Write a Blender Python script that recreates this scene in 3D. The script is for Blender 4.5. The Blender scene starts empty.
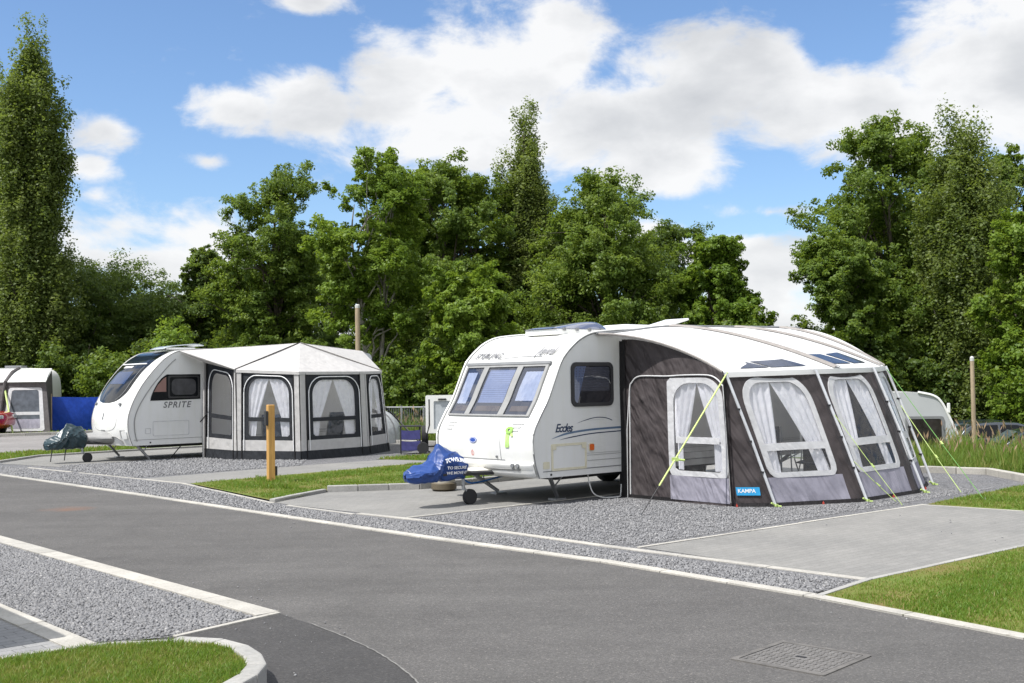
import bpy, math, random
import numpy as np
from mathutils import Vector, Matrix
R = math.radians
rng = np.random.default_rng(11)
random.seed(11)
scene = bpy.context.scene
C = scene.collection

# ------------------------------------------------------------------ survey: camera and ground plan
FOC, EYE, PITCH, ROLL = 1130.0, 1.82, math.atan(38.5 / 1130.0), R(0.85)
def ray(px, py):
    dx, dy = px - 512, py - 341.5
    c, s = math.cos(ROLL), math.sin(ROLL)
    x, u = dx * c - dy * s, -(dx * s + dy * c)
    cp, sp = math.cos(PITCH), math.sin(PITCH)
    return Vector((x, FOC * cp - u * sp, FOC * sp + u * cp)) / FOC
def G(px, py, z=0.0):                      # where a sight line meets the ground
    d = ray(px, py); t = (z - EYE) / d.z
    return (t * d.x, t * d.y)
def AT(px, py, Y):
    d = ray(px, py); t = Y / d.y
    return (t * d.x, Y, EYE + t * d.z)
PA = R(41.5)                               # the pitches run along this bearing
Av = Vector((math.cos(PA), math.sin(PA))); Bv = Vector((math.sin(PA), -math.cos(PA)))
O1, O2 = Vector((0.40, 16.3)), Vector((-9.05, 26.85))
def W1(a, b, o=O1):
    v = o + Av * a + Bv * b
    return (v.x, v.y)

cam_d = bpy.data.cameras.new("camera"); cam = bpy.data.objects.new("camera", cam_d); C.objects.link(cam)
cam_d.sensor_width = 36; cam_d.lens = FOC / 1024 * 36; cam_d.clip_end = 3000; cam_d.clip_start = 0.05
cam.matrix_world = Matrix.Translation((0, 0, EYE)) @ Matrix.Rotation(math.pi / 2 + PITCH, 4, 'X') @ Matrix.Rotation(-ROLL, 4, 'Z')
scene.camera = cam

# ------------------------------------------------------------------ materials
def nt(name):
    m = bpy.data.materials.new(name); m.use_nodes = True
    t = m.node_tree
    return m, t, t.nodes["Principled BSDF"], t.nodes["Material Output"]
def N(t, kind, **kw):
    n = t.nodes.new(kind)
    for k, v in kw.items():
        if k in n.inputs.keys(): n.inputs[k].default_value = v
        else: setattr(n, k, v)
    return n
def ramp(t, fac, stops, interp='LINEAR'):
    r = t.nodes.new('ShaderNodeValToRGB'); r.color_ramp.interpolation = interp
    e = r.color_ramp.elements
    while len(e) < len(stops): e.new(0.5)
    for el, (p, c) in zip(e, stops):
        el.position = p; el.color = (*c, 1) if len(c) == 3 else c
    t.links.new(fac, r.inputs[0]); return r.outputs[0]
def mixc(t, fac, a, b, mode='MIX'):
    m = t.nodes.new('ShaderNodeMix'); m.data_type = 'RGBA'; m.blend_type = mode
    for s, v in ((m.inputs[0], fac), (m.inputs[6], a), (m.inputs[7], b)):
        if hasattr(v, 'is_output'): t.links.new(v, s)
        elif isinstance(v, (int, float)): s.default_value = v
        else: s.default_value = (*v, 1)
    return m.outputs[2]
def math_n(t, op, a, b=None, c=None, clamp=False):
    m = t.nodes.new('ShaderNodeMath'); m.operation = op; m.use_clamp = clamp
    for i, v in enumerate((a, b, c)):
        if v is None: continue
        if hasattr(v, 'is_output'): t.links.new(v, m.inputs[i])
        else: m.inputs[i].default_value = v
    return m.outputs[0]
def coords(t, scale=(1, 1, 1), rot=(0, 0, 0)):
    tc = t.nodes.new('ShaderNodeTexCoord'); mp = t.nodes.new('ShaderNodeMapping')
    mp.inputs['Scale'].default_value = scale; mp.inputs['Rotation'].default_value = rot
    t.links.new(tc.outputs['Object'], mp.inputs[0]); return mp.outputs[0]
def noise(t, vec, scale, detail=4, rough=0.55, dist=0.0):
    n = N(t, 'ShaderNodeTexNoise'); n.inputs['Scale'].default_value = scale; n.inputs['Detail'].default_value = detail
    n.inputs['Roughness'].default_value = rough; n.inputs['Distortion'].default_value = dist
    t.links.new(vec, n.inputs['Vector']); return n.outputs['Fac']
def bump(t, p, h, strength=0.3, dist=0.01):
    b = t.nodes.new('ShaderNodeBump'); b.inputs['Strength'].default_value = strength; b.inputs['Distance'].default_value = dist
    t.links.new(h, b.inputs['Height']); t.links.new(b.outputs[0], p.inputs['Normal'])
MATS = {}
def plain(name, col, rough=0.5, metal=0.0, var=0.12, scale=6.0, bmp=0.0, bscale=40.0, spec=0.5, coat=0.0, streak=0.0):
    if name in MATS: return MATS[name]
    m, t, p, o = nt(name)
    v = coords(t)
    f = noise(t, v, scale, 5)
    dark = tuple(c * (1 - var) for c in col); lite = tuple(min(1, c * (1 + var * 0.6)) for c in col)
    c = ramp(t, f, [(0.3, dark), (0.7, lite)])
    if streak:
        sv = coords(t, (3.5, 3.5, 0.35)); sn = noise(t, sv, 1.7, 5, 0.7, 0.4); k = 1 - streak
        c = mixc(t, 1.0, c, ramp(t, sn, [(0.28, (k, k, k * .96)), (0.55, (1, 1, 1))]), 'MULTIPLY')
    t.links.new(c, p.inputs['Base Color'])
    p.inputs['Roughness'].default_value = rough; p.inputs['Metallic'].default_value = metal
    p.inputs['Specular IOR Level'].default_value = spec; p.inputs['Coat Weight'].default_value = coat
    if bmp: bump(t, p, noise(t, v, bscale, 4), bmp, 0.01)
    MATS[name] = m; return m
def fabric(name, col, fold=0.5, transl=0.0, rough=0.75, rot=(0, 0.6, 0), fscale=3.0, var=0.12, wave=0.0):
    if name in MATS: return MATS[name]
    m, t, p, o = nt(name)
    v = coords(t, (1, 1, 1), rot)
    st = t.nodes.new('ShaderNodeMapping'); st.inputs['Scale'].default_value = (1.0, 1.0, 0.22); t.links.new(v, st.inputs[0])
    n1 = noise(t, st.outputs[0], fscale * 2.2, 3, 0.5, 0.6)
    n2 = noise(t, v, fscale * 0.7, 2)
    n3 = noise(t, v, 9, 5)
    dark = tuple(c * (1 - var) for c in col); lite = tuple(min(1, c * (1 + var)) for c in col)
    t.links.new(ramp(t, n3, [(0.35, dark), (0.65, lite)]), p.inputs['Base Color'])
    p.inputs['Roughness'].default_value = rough; p.inputs['Specular IOR Level'].default_value = 0.25
    h = math_n(t, 'MULTIPLY_ADD', n2, 0.8, n1)
    if wave:
        D_ = Vector((.35, -.40, -.85)).normalized(); e1 = D_.cross(Vector((0.3, 1, 0))).normalized(); e2 = D_.cross(e1)
        tcv = t.nodes.new('ShaderNodeTexCoord'); cmb = t.nodes.new('ShaderNodeCombineXYZ')
        for q, (ax, k) in enumerate(((e1, 1.0), (e2, 1.0), (D_, 0.13))):
            dt = t.nodes.new('ShaderNodeVectorMath'); dt.operation = 'DOT_PRODUCT'; t.links.new(tcv.outputs['Object'], dt.inputs[0]); dt.inputs[1].default_value = ax * k; t.links.new(dt.outputs['Value'], cmb.inputs[q])
        f1 = noise(t, cmb.outputs[0], wave, 2, 0.45, 0.5); f2 = noise(t, cmb.outputs[0], wave * 2.7, 1)
        h = math_n(t, 'MULTIPLY', math_n(t, 'MULTIPLY_ADD', f2, 0.3, f1), math_n(t, 'MULTIPLY_ADD', n2, 1.3, 0.25))
    bump(t, p, h, fold, 0.12 if wave else 0.06)
    if transl:
        tr = N(t, 'ShaderNodeBsdfTranslucent'); t.links.new(p.inputs['Base Color'].links[0].from_socket, tr.inputs[0])
        mx = t.nodes.new('ShaderNodeMixShader'); mx.inputs[0].default_value = transl
        t.links.new(p.outputs[0], mx.inputs[1]); t.links.new(tr.outputs[0], mx.inputs[2]); t.links.new(mx.outputs[0], o.inputs[0])
    MATS[name] = m; return m
def pane_mat(name, tint=(0.9, 0.92, 0.95), gloss=0.12, milk=0.06, rough=0.06, wob=0.15, fk=0.8):
    if name in MATS: return MATS[name]
    m, t, p, o = nt(name); t.nodes.remove(p)
    tr = N(t, 'ShaderNodeBsdfTransparent'); tr.inputs[0].default_value = (*tint, 1)
    gl = N(t, 'ShaderNodeBsdfGlossy'); gl.inputs[0].default_value = (1, 1, 1, 1); gl.inputs['Roughness'].default_value = rough
    df = N(t, 'ShaderNodeBsdfDiffuse'); df.inputs[0].default_value = (0.8, 0.8, 0.85, 1)
    v = coords(t); b = t.nodes.new('ShaderNodeBump'); b.inputs['Strength'].default_value = wob; b.inputs['Distance'].default_value = 0.05
    t.links.new(noise(t, v, 3.5, 2, 0.5, 0.5), b.inputs['Height']); t.links.new(b.outputs[0], gl.inputs['Normal'])
    lw = N(t, 'ShaderNodeLayerWeight'); lw.inputs[0].default_value = 0.25
    f = math_n(t, 'MULTIPLY_ADD', lw.outputs['Fresnel'], fk, gloss, clamp=True)
    m1 = t.nodes.new('ShaderNodeMixShader'); m1.inputs[0].default_value = milk
    t.links.new(tr.outputs[0], m1.inputs[1]); t.links.new(df.outputs[0], m1.inputs[2])
    m2 = t.nodes.new('ShaderNodeMixShader'); t.links.new(f, m2.inputs[0])
    t.links.new(m1.outputs[0], m2.inputs[1]); t.links.new(gl.outputs[0], m2.inputs[2]); t.links.new(m2.outputs[0], o.inputs[0])
    MATS[name] = m; return m
def leaf_mat(name, c1, c2, c3, transl=0.35, rough=0.5):
    m, t, p, o = nt(name)
    at = N(t, 'ShaderNodeAttribute', attribute_name='tint')
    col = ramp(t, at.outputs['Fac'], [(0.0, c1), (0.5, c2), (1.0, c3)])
    t.links.new(col, p.inputs['Base Color']); p.inputs['Roughness'].default_value = rough; p.inputs['Specular IOR Level'].default_value = 0.35
    tr = N(t, 'ShaderNodeBsdfTranslucent'); t.links.new(mixc(t, 0.5, col, (0.26, 0.34, 0.03), 'MIX'), tr.inputs[0])
    mx = t.nodes.new('ShaderNodeMixShader'); mx.inputs[0].default_value = transl
    t.links.new(p.outputs[0], mx.inputs[1]); t.links.new(tr.outputs[0], mx.inputs[2]); t.links.new(mx.outputs[0], o.inputs[0])
    return m

def asphalt_mat(name, base, seed=0.0, stain=False):
    m, t, p, o = nt(name); v = coords(t)
    sp = N(t, 'ShaderNodeTexVoronoi'); sp.inputs['Scale'].default_value = 95; t.links.new(v, sp.inputs['Vector'])
    sep = t.nodes.new('ShaderNodeSeparateColor'); t.links.new(sp.outputs['Color'], sep.inputs[0])
    big = noise(t, v, 0.35, 4, 0.6, 0.8); mid = noise(t, v, 2.6, 5, 0.65)
    st = t.nodes.new('ShaderNodeMapping'); st.inputs['Rotation'].default_value = (0, 0, -PA + R(90)); st.inputs['Scale'].default_value = (0.12, 1.6, 1); t.links.new(v, st.inputs[0])
    track = noise(t, st.outputs[0], 1.0, 4)
    g = math_n(t, 'MULTIPLY_ADD', big, 0.55, math_n(t, 'MULTIPLY_ADD', mid, 0.45, math_n(t, 'MULTIPLY', track, 0.55)))
    c = ramp(t, g, [(0.50, tuple(x * 0.72 for x in base)), (0.98, tuple(x * 1.2 for x in base))])
    c = mixc(t, 1.0, c, ramp(t, sep.outputs[0], [(0, (0.74,) * 3), (0.75, (1.03,) * 3), (0.96, (1.22,) * 3), (1, (1.75, 1.7, 1.65))]), 'MULTIPLY')
    if stain:
        vm = t.nodes.new('ShaderNodeVectorMath'); vm.operation = 'DISTANCE'; t.links.new(v, vm.inputs[0]); sx = G(68, 509); vm.inputs[1].default_value = (sx[0], sx[1], 0)
        f = math_n(t, 'SUBTRACT', 0.75, math_n(t, 'MULTIPLY_ADD', mid, 0.7, vm.outputs['Value']), clamp=True)
        c = mixc(t, math_n(t, 'MULTIPLY', f, 1.6, clamp=True), c, (0.17, 0.085, 0.05))
    t.links.new(c, p.inputs['Base Color']); p.inputs['Roughness'].default_value = 0.82; p.inputs['Specular IOR Level'].default_value = 0.3
    bump(t, p, math_n(t, 'ADD', sp.outputs['Distance'], math_n(t, 'MULTIPLY', mid, 0.6)), 0.45, 0.006)
    return m
def gravel_mat(name, base):
    m, t, p, o = nt(name); v = coords(t)
    v1 = N(t, 'ShaderNodeTexVoronoi'); v1.inputs['Scale'].default_value = 42; t.links.new(v, v1.inputs['Vector'])
    v2 = N(t, 'ShaderNodeTexVoronoi'); v2.inputs['Scale'].default_value = 75; t.links.new(v, v2.inputs['Vector'])
    sep = t.nodes.new('ShaderNodeSeparateColor'); t.links.new(v1.outputs['Color'], sep.inputs[0])
    sep2 = t.nodes.new('ShaderNodeSeparateColor'); t.links.new(v2.outputs['Color'], sep2.inputs[0])
    k = math_n(t, 'MULTIPLY_ADD', sep.outputs[0], 0.6, math_n(t, 'MULTIPLY', sep2.outputs[1], 0.4))
    c = ramp(t, k, [(0.1, tuple(x * 0.4 for x in base)), (0.45, base), (0.75, tuple(x * 1.35 for x in base)), (0.95, tuple(x * 1.9 for x in base))])
    big = noise(t, v, 0.8, 5, 0.6)
    c = mixc(t, 1.0, c, ramp(t, big, [(0.3, (0.86, 0.86, 0.88)), (0.7, (1.1, 1.08, 1.05))]), 'MULTIPLY')
    t.links.new(c, p.inputs['Base Color']); p.inputs['Roughness'].default_value = 0.85
    h = math_n(t, 'MULTIPLY_ADD', v2.outputs['Distance'], -0.5, math_n(t, 'MULTIPLY', v1.outputs['Distance'], -1.0))
    bump(t, p, h, 1.0, 0.03)
    return m
def paving_mat(name, c1, c2, mortar, ang):
    m, t, p, o = nt(name); v = coords(t, (1, 1, 1), (0, 0, ang))
    b = N(t, 'ShaderNodeTexBrick'); t.links.new(v, b.inputs['Vector'])
    b.inputs['Color1'].default_value = (*c1, 1); b.inputs['Color2'].default_value = (*c2, 1); b.inputs['Mortar'].default_value = (*mortar, 1)
    b.inputs['Scale'].default_value = 1.0; b.inputs['Mortar Size'].default_value = 0.004; b.inputs['Brick Width'].default_value = 0.2; b.inputs['Row Height'].default_value = 0.1
    big = noise(t, v, 0.7, 6, 0.62, 0.5); fine = noise(t, v, 60, 3)
    st = t.nodes.new('ShaderNodeMapping'); st.inputs['Scale'].default_value = (0.5, 4.0, 1); t.links.new(v, st.inputs[0])
    scuff = noise(t, st.outputs[0], 1.2, 5, 0.7)
    c = mixc(t, 1.0, b.outputs['Color'], ramp(t, big, [(0.3, (0.84, 0.84, 0.83)), (0.7, (1.1, 1.09, 1.06))]), 'MULTIPLY')
    c = mixc(t, 1.0, c, ramp(t, scuff, [(0.3, (0.95,) * 3), (0.7, (1.04,) * 3)]), 'MULTIPLY')
    c = mixc(t, 1.0, c, ramp(t, fine, [(0.3, (0.85,) * 3), (0.7, (1.12,) * 3)]), 'MULTIPLY')
    t.links.new(c, p.inputs['Base Color']); p.inputs['Roughness'].default_value = 0.85
    bump(t, p, math_n(t, 'SUBTRACT', math_n(t, 'MULTIPLY', fine, 0.25), b.outputs['Fac']), 0.4, 0.006)
    return m
def concrete_mat(name, base, stain=(0.6, 0.58, 0.52)):
    m, t, p, o = nt(name); v = coords(t)
    a = noise(t, v, 2.3, 6, 0.65, 0.4); f = noise(t, v, 45, 4); sp = noise(t, v, 14, 5, 0.7)
    at = N(t, 'ShaderNodeAttribute', attribute_name='tint')
    c = ramp(t, a, [(0.3, tuple(x * 0.78 for x in base)), (0.68, tuple(x * 1.1 for x in base))])
    c = mixc(t, 1.0, c, ramp(t, f, [(0.3, (0.86,) * 3), (0.7, (1.1,) * 3)]), 'MULTIPLY')
    c = mixc(t, 1.0, c, ramp(t, sp, [(0.27, stain), (0.4, (1, 1, 1))]), 'MULTIPLY')
    c = mixc(t, 1.0, c, ramp(t, at.outputs['Fac'], [(0, (0.86, 0.86, 0.86)), (1, (1.08, 1.07, 1.05))]), 'MULTIPLY')
    t.links.new(c, p.inputs['Base Color']); p.inputs['Roughness'].default_value = 0.85
    bump(t, p, f, 0.25, 0.004)
    return m
def soil_mat(name, c1, c2, c3):
    m, t, p, o = nt(name); v = coords(t)
    a = noise(t, v, 1.1, 6, 0.65, 0.6); f = noise(t, v, 30, 4, 0.7)
    c = ramp(t, math_n(t, 'MULTIPLY_ADD', f, 0.4, math_n(t, 'MULTIPLY', a, 0.7)), [(0.4, c1), (0.55, c2), (0.75, c3)])
    t.links.new(c, p.inputs['Base Color']); p.inputs['Roughness'].default_value = 0.95; p.inputs['Specular IOR Level'].default_value = 0.1
    bump(t, p, f, 0.6, 0.02); return m
def bark_mat(name, c1, c2):
    m, t, p, o = nt(name); v = coords(t, (6, 6, 1.2))
    f = noise(t, v, 1.5, 6, 0.7, 0.8)
    t.links.new(ramp(t, f, [(0.35, c1), (0.65, c2)]), p.inputs['Base Color']); p.inputs['Roughness'].default_value = 0.9
    bump(t, p, f, 0.7, 0.04); return m
def wood_mat(name, c1, c2):
    m, t, p, o = nt(name); v = coords(t, (9, 9, 0.8))
    f = noise(t, v, 3, 5, 0.6, 1.2); g = noise(t, v, 0.9, 3)
    c = mixc(t, 1.0, ramp(t, f, [(0.3, c1), (0.7, c2)]), ramp(t, g, [(0.3, (0.8,) * 3), (0.7, (1.1,) * 3)]), 'MULTIPLY')
    t.links.new(c, p.inputs['Base Color']); p.inputs['Roughness'].default_value = 0.7; bump(t, p, f, 0.3, 0.004); return m

# ------------------------------------------------------------------ mesh helpers
class MB:
    def __init__(s): s.v = []; s.f = []; s.tint = None
    def add(s, vs, fs):
        o = len(s.v); s.v += [tuple(x) for x in vs]; s.f += [tuple(i + o for i in f) for f in fs]; return s
    def box(s, c, d, rot=None, taper=1.0):
        hx, hy, hz = d[0] / 2, d[1] / 2, d[2] / 2
        vs = [Vector((x * (taper if z > 0 else 1), y * (taper if z > 0 else 1), z)) for z in (-hz, hz) for x, y in ((-hx, -hy), (hx, -hy), (hx, hy), (-hx, hy))]
        if rot: vs = [rot @ v for v in vs]
        vs = [v + Vector(c) for v in vs]
        return s.add(vs, [(3, 2, 1, 0), (4, 5, 6, 7), (0, 1, 5, 4), (1, 2, 6, 5), (2, 3, 7, 6), (3, 0, 4, 7)])
    def tube(s, pts, r, n=8, cap=True):
        pts = [Vector(p) for p in pts]; rs = r if isinstance(r, (list, tuple)) else [r] * len(pts)
        base = len(s.v); up = Vector((0.13, 0.31, 1)).normalized()
        for i, p in enumerate(pts):
            d = (pts[min(i + 1, len(pts) - 1)] - pts[max(i - 1, 0)])
            d = d.normalized() if d.length > 1e-9 else Vector((0, 0, 1))
            u = up if abs(d.dot(up)) < 0.95 else Vector((1, 0, 0.2))
            x = d.cross(u).normalized(); y = d.cross(x)
            for k in range(n):
                a = 2 * math.pi * k / n
                s.v.append(tuple(p + (x * math.cos(a) + y * math.sin(a)) * rs[i]))
        for i in range(len(pts) - 1):
            for k in range(n):
                a, b = base + i * n + k, base + i * n + (k + 1) % n
                s.f.append((a, b, b + n, a + n))
        if cap:
            s.f.append(tuple(base + k for k in range(n))[::-1]); s.f.append(tuple(base + (len(pts) - 1) * n + k for k in range(n)))
        return s
    def lathe(s, prof, c, axis='z', n=24, capped=True):     # prof: (radius, height)
        base = len(s.v)
        for r_, h in prof:
            for k in range(n):
                a = 2 * math.pi * k / n; x, y = r_ * math.cos(a), r_ * math.sin(a)
                v = (x, y, h) if axis == 'z' else ((x, h, y) if axis == 'y' else (h, x, y))
                s.v.append((v[0] + c[0], v[1] + c[1], v[2] + c[2]))
        for i in range(len(prof) - 1):
            for k in range(n):
                a, b = base + i * n + k, base + i * n + (k + 1) % n
                s.f.append((a, b, b + n, a + n))
        if capped:
            s.f.append(tuple(base + k for k in range(n))[::-1]); s.f.append(tuple(base + (len(prof) - 1) * n + k for k in range(n)))
        return s
    def grid(s, fn, us, vs):
        base = len(s.v); nu = len(us)
        for v in vs:
            for u in us: s.v.append(tuple(fn(u, v)))
        for j in range(len(vs) - 1):
            for i in range(nu - 1):
                a = base + j * nu + i
                s.f.append((a, a + 1, a + nu + 1, a + nu))
        return s
    def poly(s, pts, z=None):
        return s.add([p if z is None else (p[0], p[1], z) for p in pts], [tuple(range(len(pts)))])
    def slab(s, fn, loop, o0, o1):                          # loop in (u,v), thickness from o0 to o1 along the surface normal
        n = len(loop); cu = sum(p[0] for p in loop) / n; cv = sum(p[1] for p in loop) / n
        vs = [fn(u, v, o1) for u, v in loop] + [fn(u, v, o0) for u, v in loop] + [fn(cu, cv, o1)]
        return s.add(vs, [(i, (i + 1) % n, 2 * n) for i in range(n)] + [(i, i + n, (i + 1) % n + n, (i + 1) % n) for i in range(n)])
    def ring(s, fn, outer, inner, o0, o1, rings=1):
        n = len(outer); base = len(s.v)
        for k in range(rings + 1):
            t = k / rings
            for (a, b), (c, d) in zip(outer, inner): s.v.append(tuple(fn(a + (c - a) * t, b + (d - b) * t, o1)))
        for k in range(rings):
            for i in range(n):
                a, b = base + k * n + i, base + k * n + (i + 1) % n
                s.f.append((a, b, b + n, a + n))
        if o0 is not None and o0 != o1:
            for loop, last in ((outer, 0), (inner, rings)):
                q = len(s.v)
                for u, v in loop: s.v.append(tuple(fn(u, v, o0)))
                for i in range(n): s.f.append((base + last * n + i, q + i, q + (i + 1) % n, base + last * n + (i + 1) % n))
        return s
    def build(s, name, mat, parent=None, smooth=False, bevel=0.0, solid=0.0, segs=2, loc=None, rotz=None, org=(0, 0, 0)):
        if org != (0, 0, 0): s.v = [(a - org[0], b - org[1], c - org[2]) for a, b, c in s.v]
        me = bpy.data.meshes.new(name); me.from_pydata(s.v, [], s.f); me.update()
        o = bpy.data.objects.new(name, me); C.objects.link(o); me.materials.append(mat)
        import bmesh
        bm = bmesh.new(); bm.from_mesh(me); bmesh.ops.recalc_face_normals(bm, faces=bm.faces); bm.to_mesh(me); bm.free()
        if s.tint is not None: me.attributes.new('tint', 'FLOAT', 'POINT').data.foreach_set('value', np.asarray(s.tint, dtype=np.float32))
        if parent: o.parent = parent
        if loc is not None: o.location = loc
        if rotz is not None: o.rotation_euler = (0, 0, rotz)
        if smooth:
            me.polygons.foreach_set('use_smooth', [True] * len(me.polygons))
            me.set_sharp_from_angle(angle=R(38))
        if solid:
            md = o.modifiers.new('solid', 'SOLIDIFY'); md.thickness = solid; md.offset = -1
        if bevel:
            md = o.modifiers.new('bevel', 'BEVEL'); md.width = bevel; md.segments = segs; md.limit_method = 'ANGLE'; md.angle_limit = R(35); md.harden_normals = False
        return o
def np_mesh(name, verts, faces, mat, parent=None, tint=None):
    me = bpy.data.meshes.new(name); nv, nf, k = len(verts), len(faces), faces.shape[1]
    me.vertices.add(nv); me.vertices.foreach_set('co', verts.astype(np.float32).ravel())
    me.loops.add(nf * k); me.loops.foreach_set('vertex_index', faces.astype(np.int32).ravel())
    me.polygons.add(nf); me.polygons.foreach_set('loop_start', np.arange(0, nf * k, k, dtype=np.int32))
    if tint is not None: me.attributes.new('tint', 'FLOAT', 'POINT').data.foreach_set('value', tint.astype(np.float32))
    me.update(calc_edges=True)
    o = bpy.data.objects.new(name, me); C.objects.link(o); me.materials.append(mat)
    if parent: o.parent = parent
    return o
def thing(name, label, cat, loc=(0, 0, 0), rotz=0.0, group=None):
    o = bpy.data.objects.new(name, None); C.objects.link(o); o.location = loc; o.rotation_euler = (0, 0, rotz); o.empty_display_size = 0.2
    o['label'] = label; o['category'] = cat
    if group: o['group'] = group
    return o
def tag(o, label, cat, group=None):
    o['label'] = label; o['category'] = cat
    if group: o['group'] = group
    return o
def struct(o): o['kind'] = 'structure'; return o
def stuff(o): o['kind'] = 'stuff'; return o
def copy_tree(o, parent=None):
    c = o.copy(); C.objects.link(c)
    if parent: c.parent = parent
    for ch in list(o.children): copy_tree(ch, c)
    return c
def rrect(u0, u1, v0, v1, r, n=6, ru=None):
    tup = isinstance(r, (list, tuple)); ru = (1.0 if tup else r) if ru is None else ru; out = []
    rs = r if tup else (r, r, r, r)
    for (cx, cy, a0), k in zip(((u1, v1, 0), (u0, v1, 90), (u0, v0, 180), (u1, v0, 270)), range(4)):
        rv = rs[k]; rr = rv * (ru if tup else ru / r)
        sx, sy = (1 if cx == u1 else -1), (1 if cy == v1 else -1)
        for i in range(n + 1):
            a = R(a0 + 90 * i / n)
            out.append((cx - sx * rr + rr * math.cos(a), cy - sy * rv + rv * math.sin(a)))
    return out
def text2d(body, size, shear=0.0, spacing=1.0, bold=0.02):
    cu = bpy.data.curves.new('t', 'FONT'); cu.body = body; cu.size = size; cu.shear = shear; cu.space_character = spacing; cu.resolution_u = 3; cu.offset = bold * size
    ob = bpy.data.objects.new('t', cu); C.objects.link(ob)
    me = bpy.data.meshes.new_from_object(ob.evaluated_get(bpy.context.evaluated_depsgraph_get()))
    vs = [(v.co.x, v.co.y) for v in me.vertices]; fs = [tuple(p.vertices) for p in me.polygons]
    bpy.data.objects.remove(ob); bpy.data.curves.remove(cu); bpy.data.meshes.remove(me)
    return vs, fs
def smooth_poly(pts, per=6):                                # Catmull-Rom
    out = []; n = len(pts); P = [Vector(p) for p in pts]
    for i in range(n - 1):
        p0, p1, p2, p3 = P[max(i - 1, 0)], P[i], P[i + 1], P[min(i + 2, n - 1)]
        for k in range(per):
            t = k / per
            out.append(0.5 * ((2 * p1) + (p2 - p0) * t + (2 * p0 - 5 * p1 + 4 * p2 - p3) * t * t + (3 * p1 - p0 - 3 * p2 + p3) * t ** 3))
    out.append(P[-1]); return out

# ------------------------------------------------------------------ material palette
m_white = plain('white_gelcoat', (0.74, 0.74, 0.72), 0.28, var=0.035, scale=2.5, coat=0.3, streak=0.03)
m_alu = plain('white_side_panel', (0.66, 0.66, 0.65), 0.4, var=0.04, scale=1.8, bmp=0.02, bscale=6, streak=0.045)
m_cream = plain('cream_plastic', (0.62, 0.58, 0.44), 0.45)
m_black = plain('black_plastic', (0.018, 0.018, 0.02), 0.45)
m_rubber = plain('dark_rubber', (0.03, 0.03, 0.032), 0.75)
m_greytrim = plain('grey_trim', (0.17, 0.175, 0.18), 0.5)
m_greyframe = plain('grey_window_frame', (0.26, 0.26, 0.255), 0.45)
m_metal = plain('galvanised_steel', (0.36, 0.37, 0.38), 0.45, 0.8, scale=14)
m_dark = plain('shade_backing', (0.012, 0.012, 0.014), 0.8)
m_darkblue = plain('dim_blue_backing', (0.02, 0.028, 0.05), 0.7)
m_blind = plain('pleated_blind', (0.30, 0.34, 0.46), 0.85, var=0.08, scale=20)
m_blindgrey = plain('grey_blind', (0.16, 0.15, 0.155), 0.85, var=0.15, scale=20)
m_glass = pane_mat('tinted_window_glass', (0.66, 0.71, 0.82), 0.07, 0.01, 0.015, 0.08)
m_blackglass = plain('black_glass', (0.005, 0.006, 0.008), 0.07, var=0.0, spec=0.22)
m_pvc = pane_mat('clear_window_sheet', (0.98, 0.98, 0.985), 0.02, 0.02, 0.12, 0.9, 0.45)
m_sheer = fabric('sheer_curtain', (0.92, 0.92, 0.97), 0.4, 0.30, 0.8, (0, 0, 0), 6.0, 0.05)
m_brown = fabric('brown_awning_cloth', (0.058, 0.049, 0.050), 1.0, 0.05, 0.7, (0.62, -0.62, 0.0), 2.4, 0.06, 5.0)
m_roofw = fabric('white_awning_roof', (0.80, 0.80, 0.79), 0.12, 0.25, 0.6, (0, 0.3, 0.2), 1.2, 0.02)
m_framew = fabric('pale_window_border', (0.60, 0.60, 0.61), 0.35, 0.25, 0.7, (0.5, 0.7, 0.3), 4.0, 0.06)
m_skirt = fabric('grey_skirt_cloth', (0.33, 0.32, 0.38), 0.9, 0.25, 0.75, (0.5, 0.9, 0.2), 1.5, 0.06, 5.0)
m_beam = fabric('taupe_beam_sleeve', (0.27, 0.25, 0.235), 0.3, 0.0, 0.75, (0, 0, 0), 4.0, 0.08)
m_hem = fabric('black_hem', (0.014, 0.013, 0.014), 0.7, 0.0, 0.8, (0, 0, 0), 6.0)
m_charcoal = fabric('charcoal_awning_cloth', (0.022, 0.024, 0.028), 0.6, 0.0, 0.75, (0.1, 0.4, 0), 4.0)
m_offwhite = fabric('off_white_awning_cloth', (0.60, 0.585, 0.57), 0.5, 0.3, 0.7, (0.1, 0.5, 0), 3.0, 0.05)
m_pole = plain('pale_pole', (0.55, 0.56, 0.58), 0.4, 0.2)
m_lime = plain('lime_rope', (0.40, 0.52, 0.16), 0.6)
m_limedk = plain('green_rope', (0.10, 0.26, 0.05), 0.6)
m_red = plain('red_plastic', (0.45, 0.06, 0.04), 0.5)
m_blue = plain('blue_vinyl', (0.012, 0.050, 0.21), 0.38, var=0.2, scale=5, bmp=0.35, bscale=5)
m_tarp = fabric('blue_windbreak_cloth', (0.012, 0.055, 0.36), 0.9, 0.15, 0.55, (0, 0.5, 0.2), 1.5)
m_greenvinyl = plain('dark_green_vinyl', (0.016, 0.038, 0.048), 0.33, var=0.3, scale=5, bmp=0.5, bscale=6)
m_navy = plain('navy_decal', (0.012, 0.03, 0.075), 0.35)
m_slate = plain('slate_blue_decal', (0.10, 0.16, 0.25), 0.35)
m_txtw = plain('white_print', (0.8, 0.8, 0.8), 0.5)
m_txtg = plain('grey_print', (0.30, 0.30, 0.31), 0.5)
m_txtp = plain('pale_print', (0.55, 0.55, 0.55), 0.5)
m_orange = plain('orange_lens', (0.62, 0.12, 0.02), 0.25)
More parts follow.
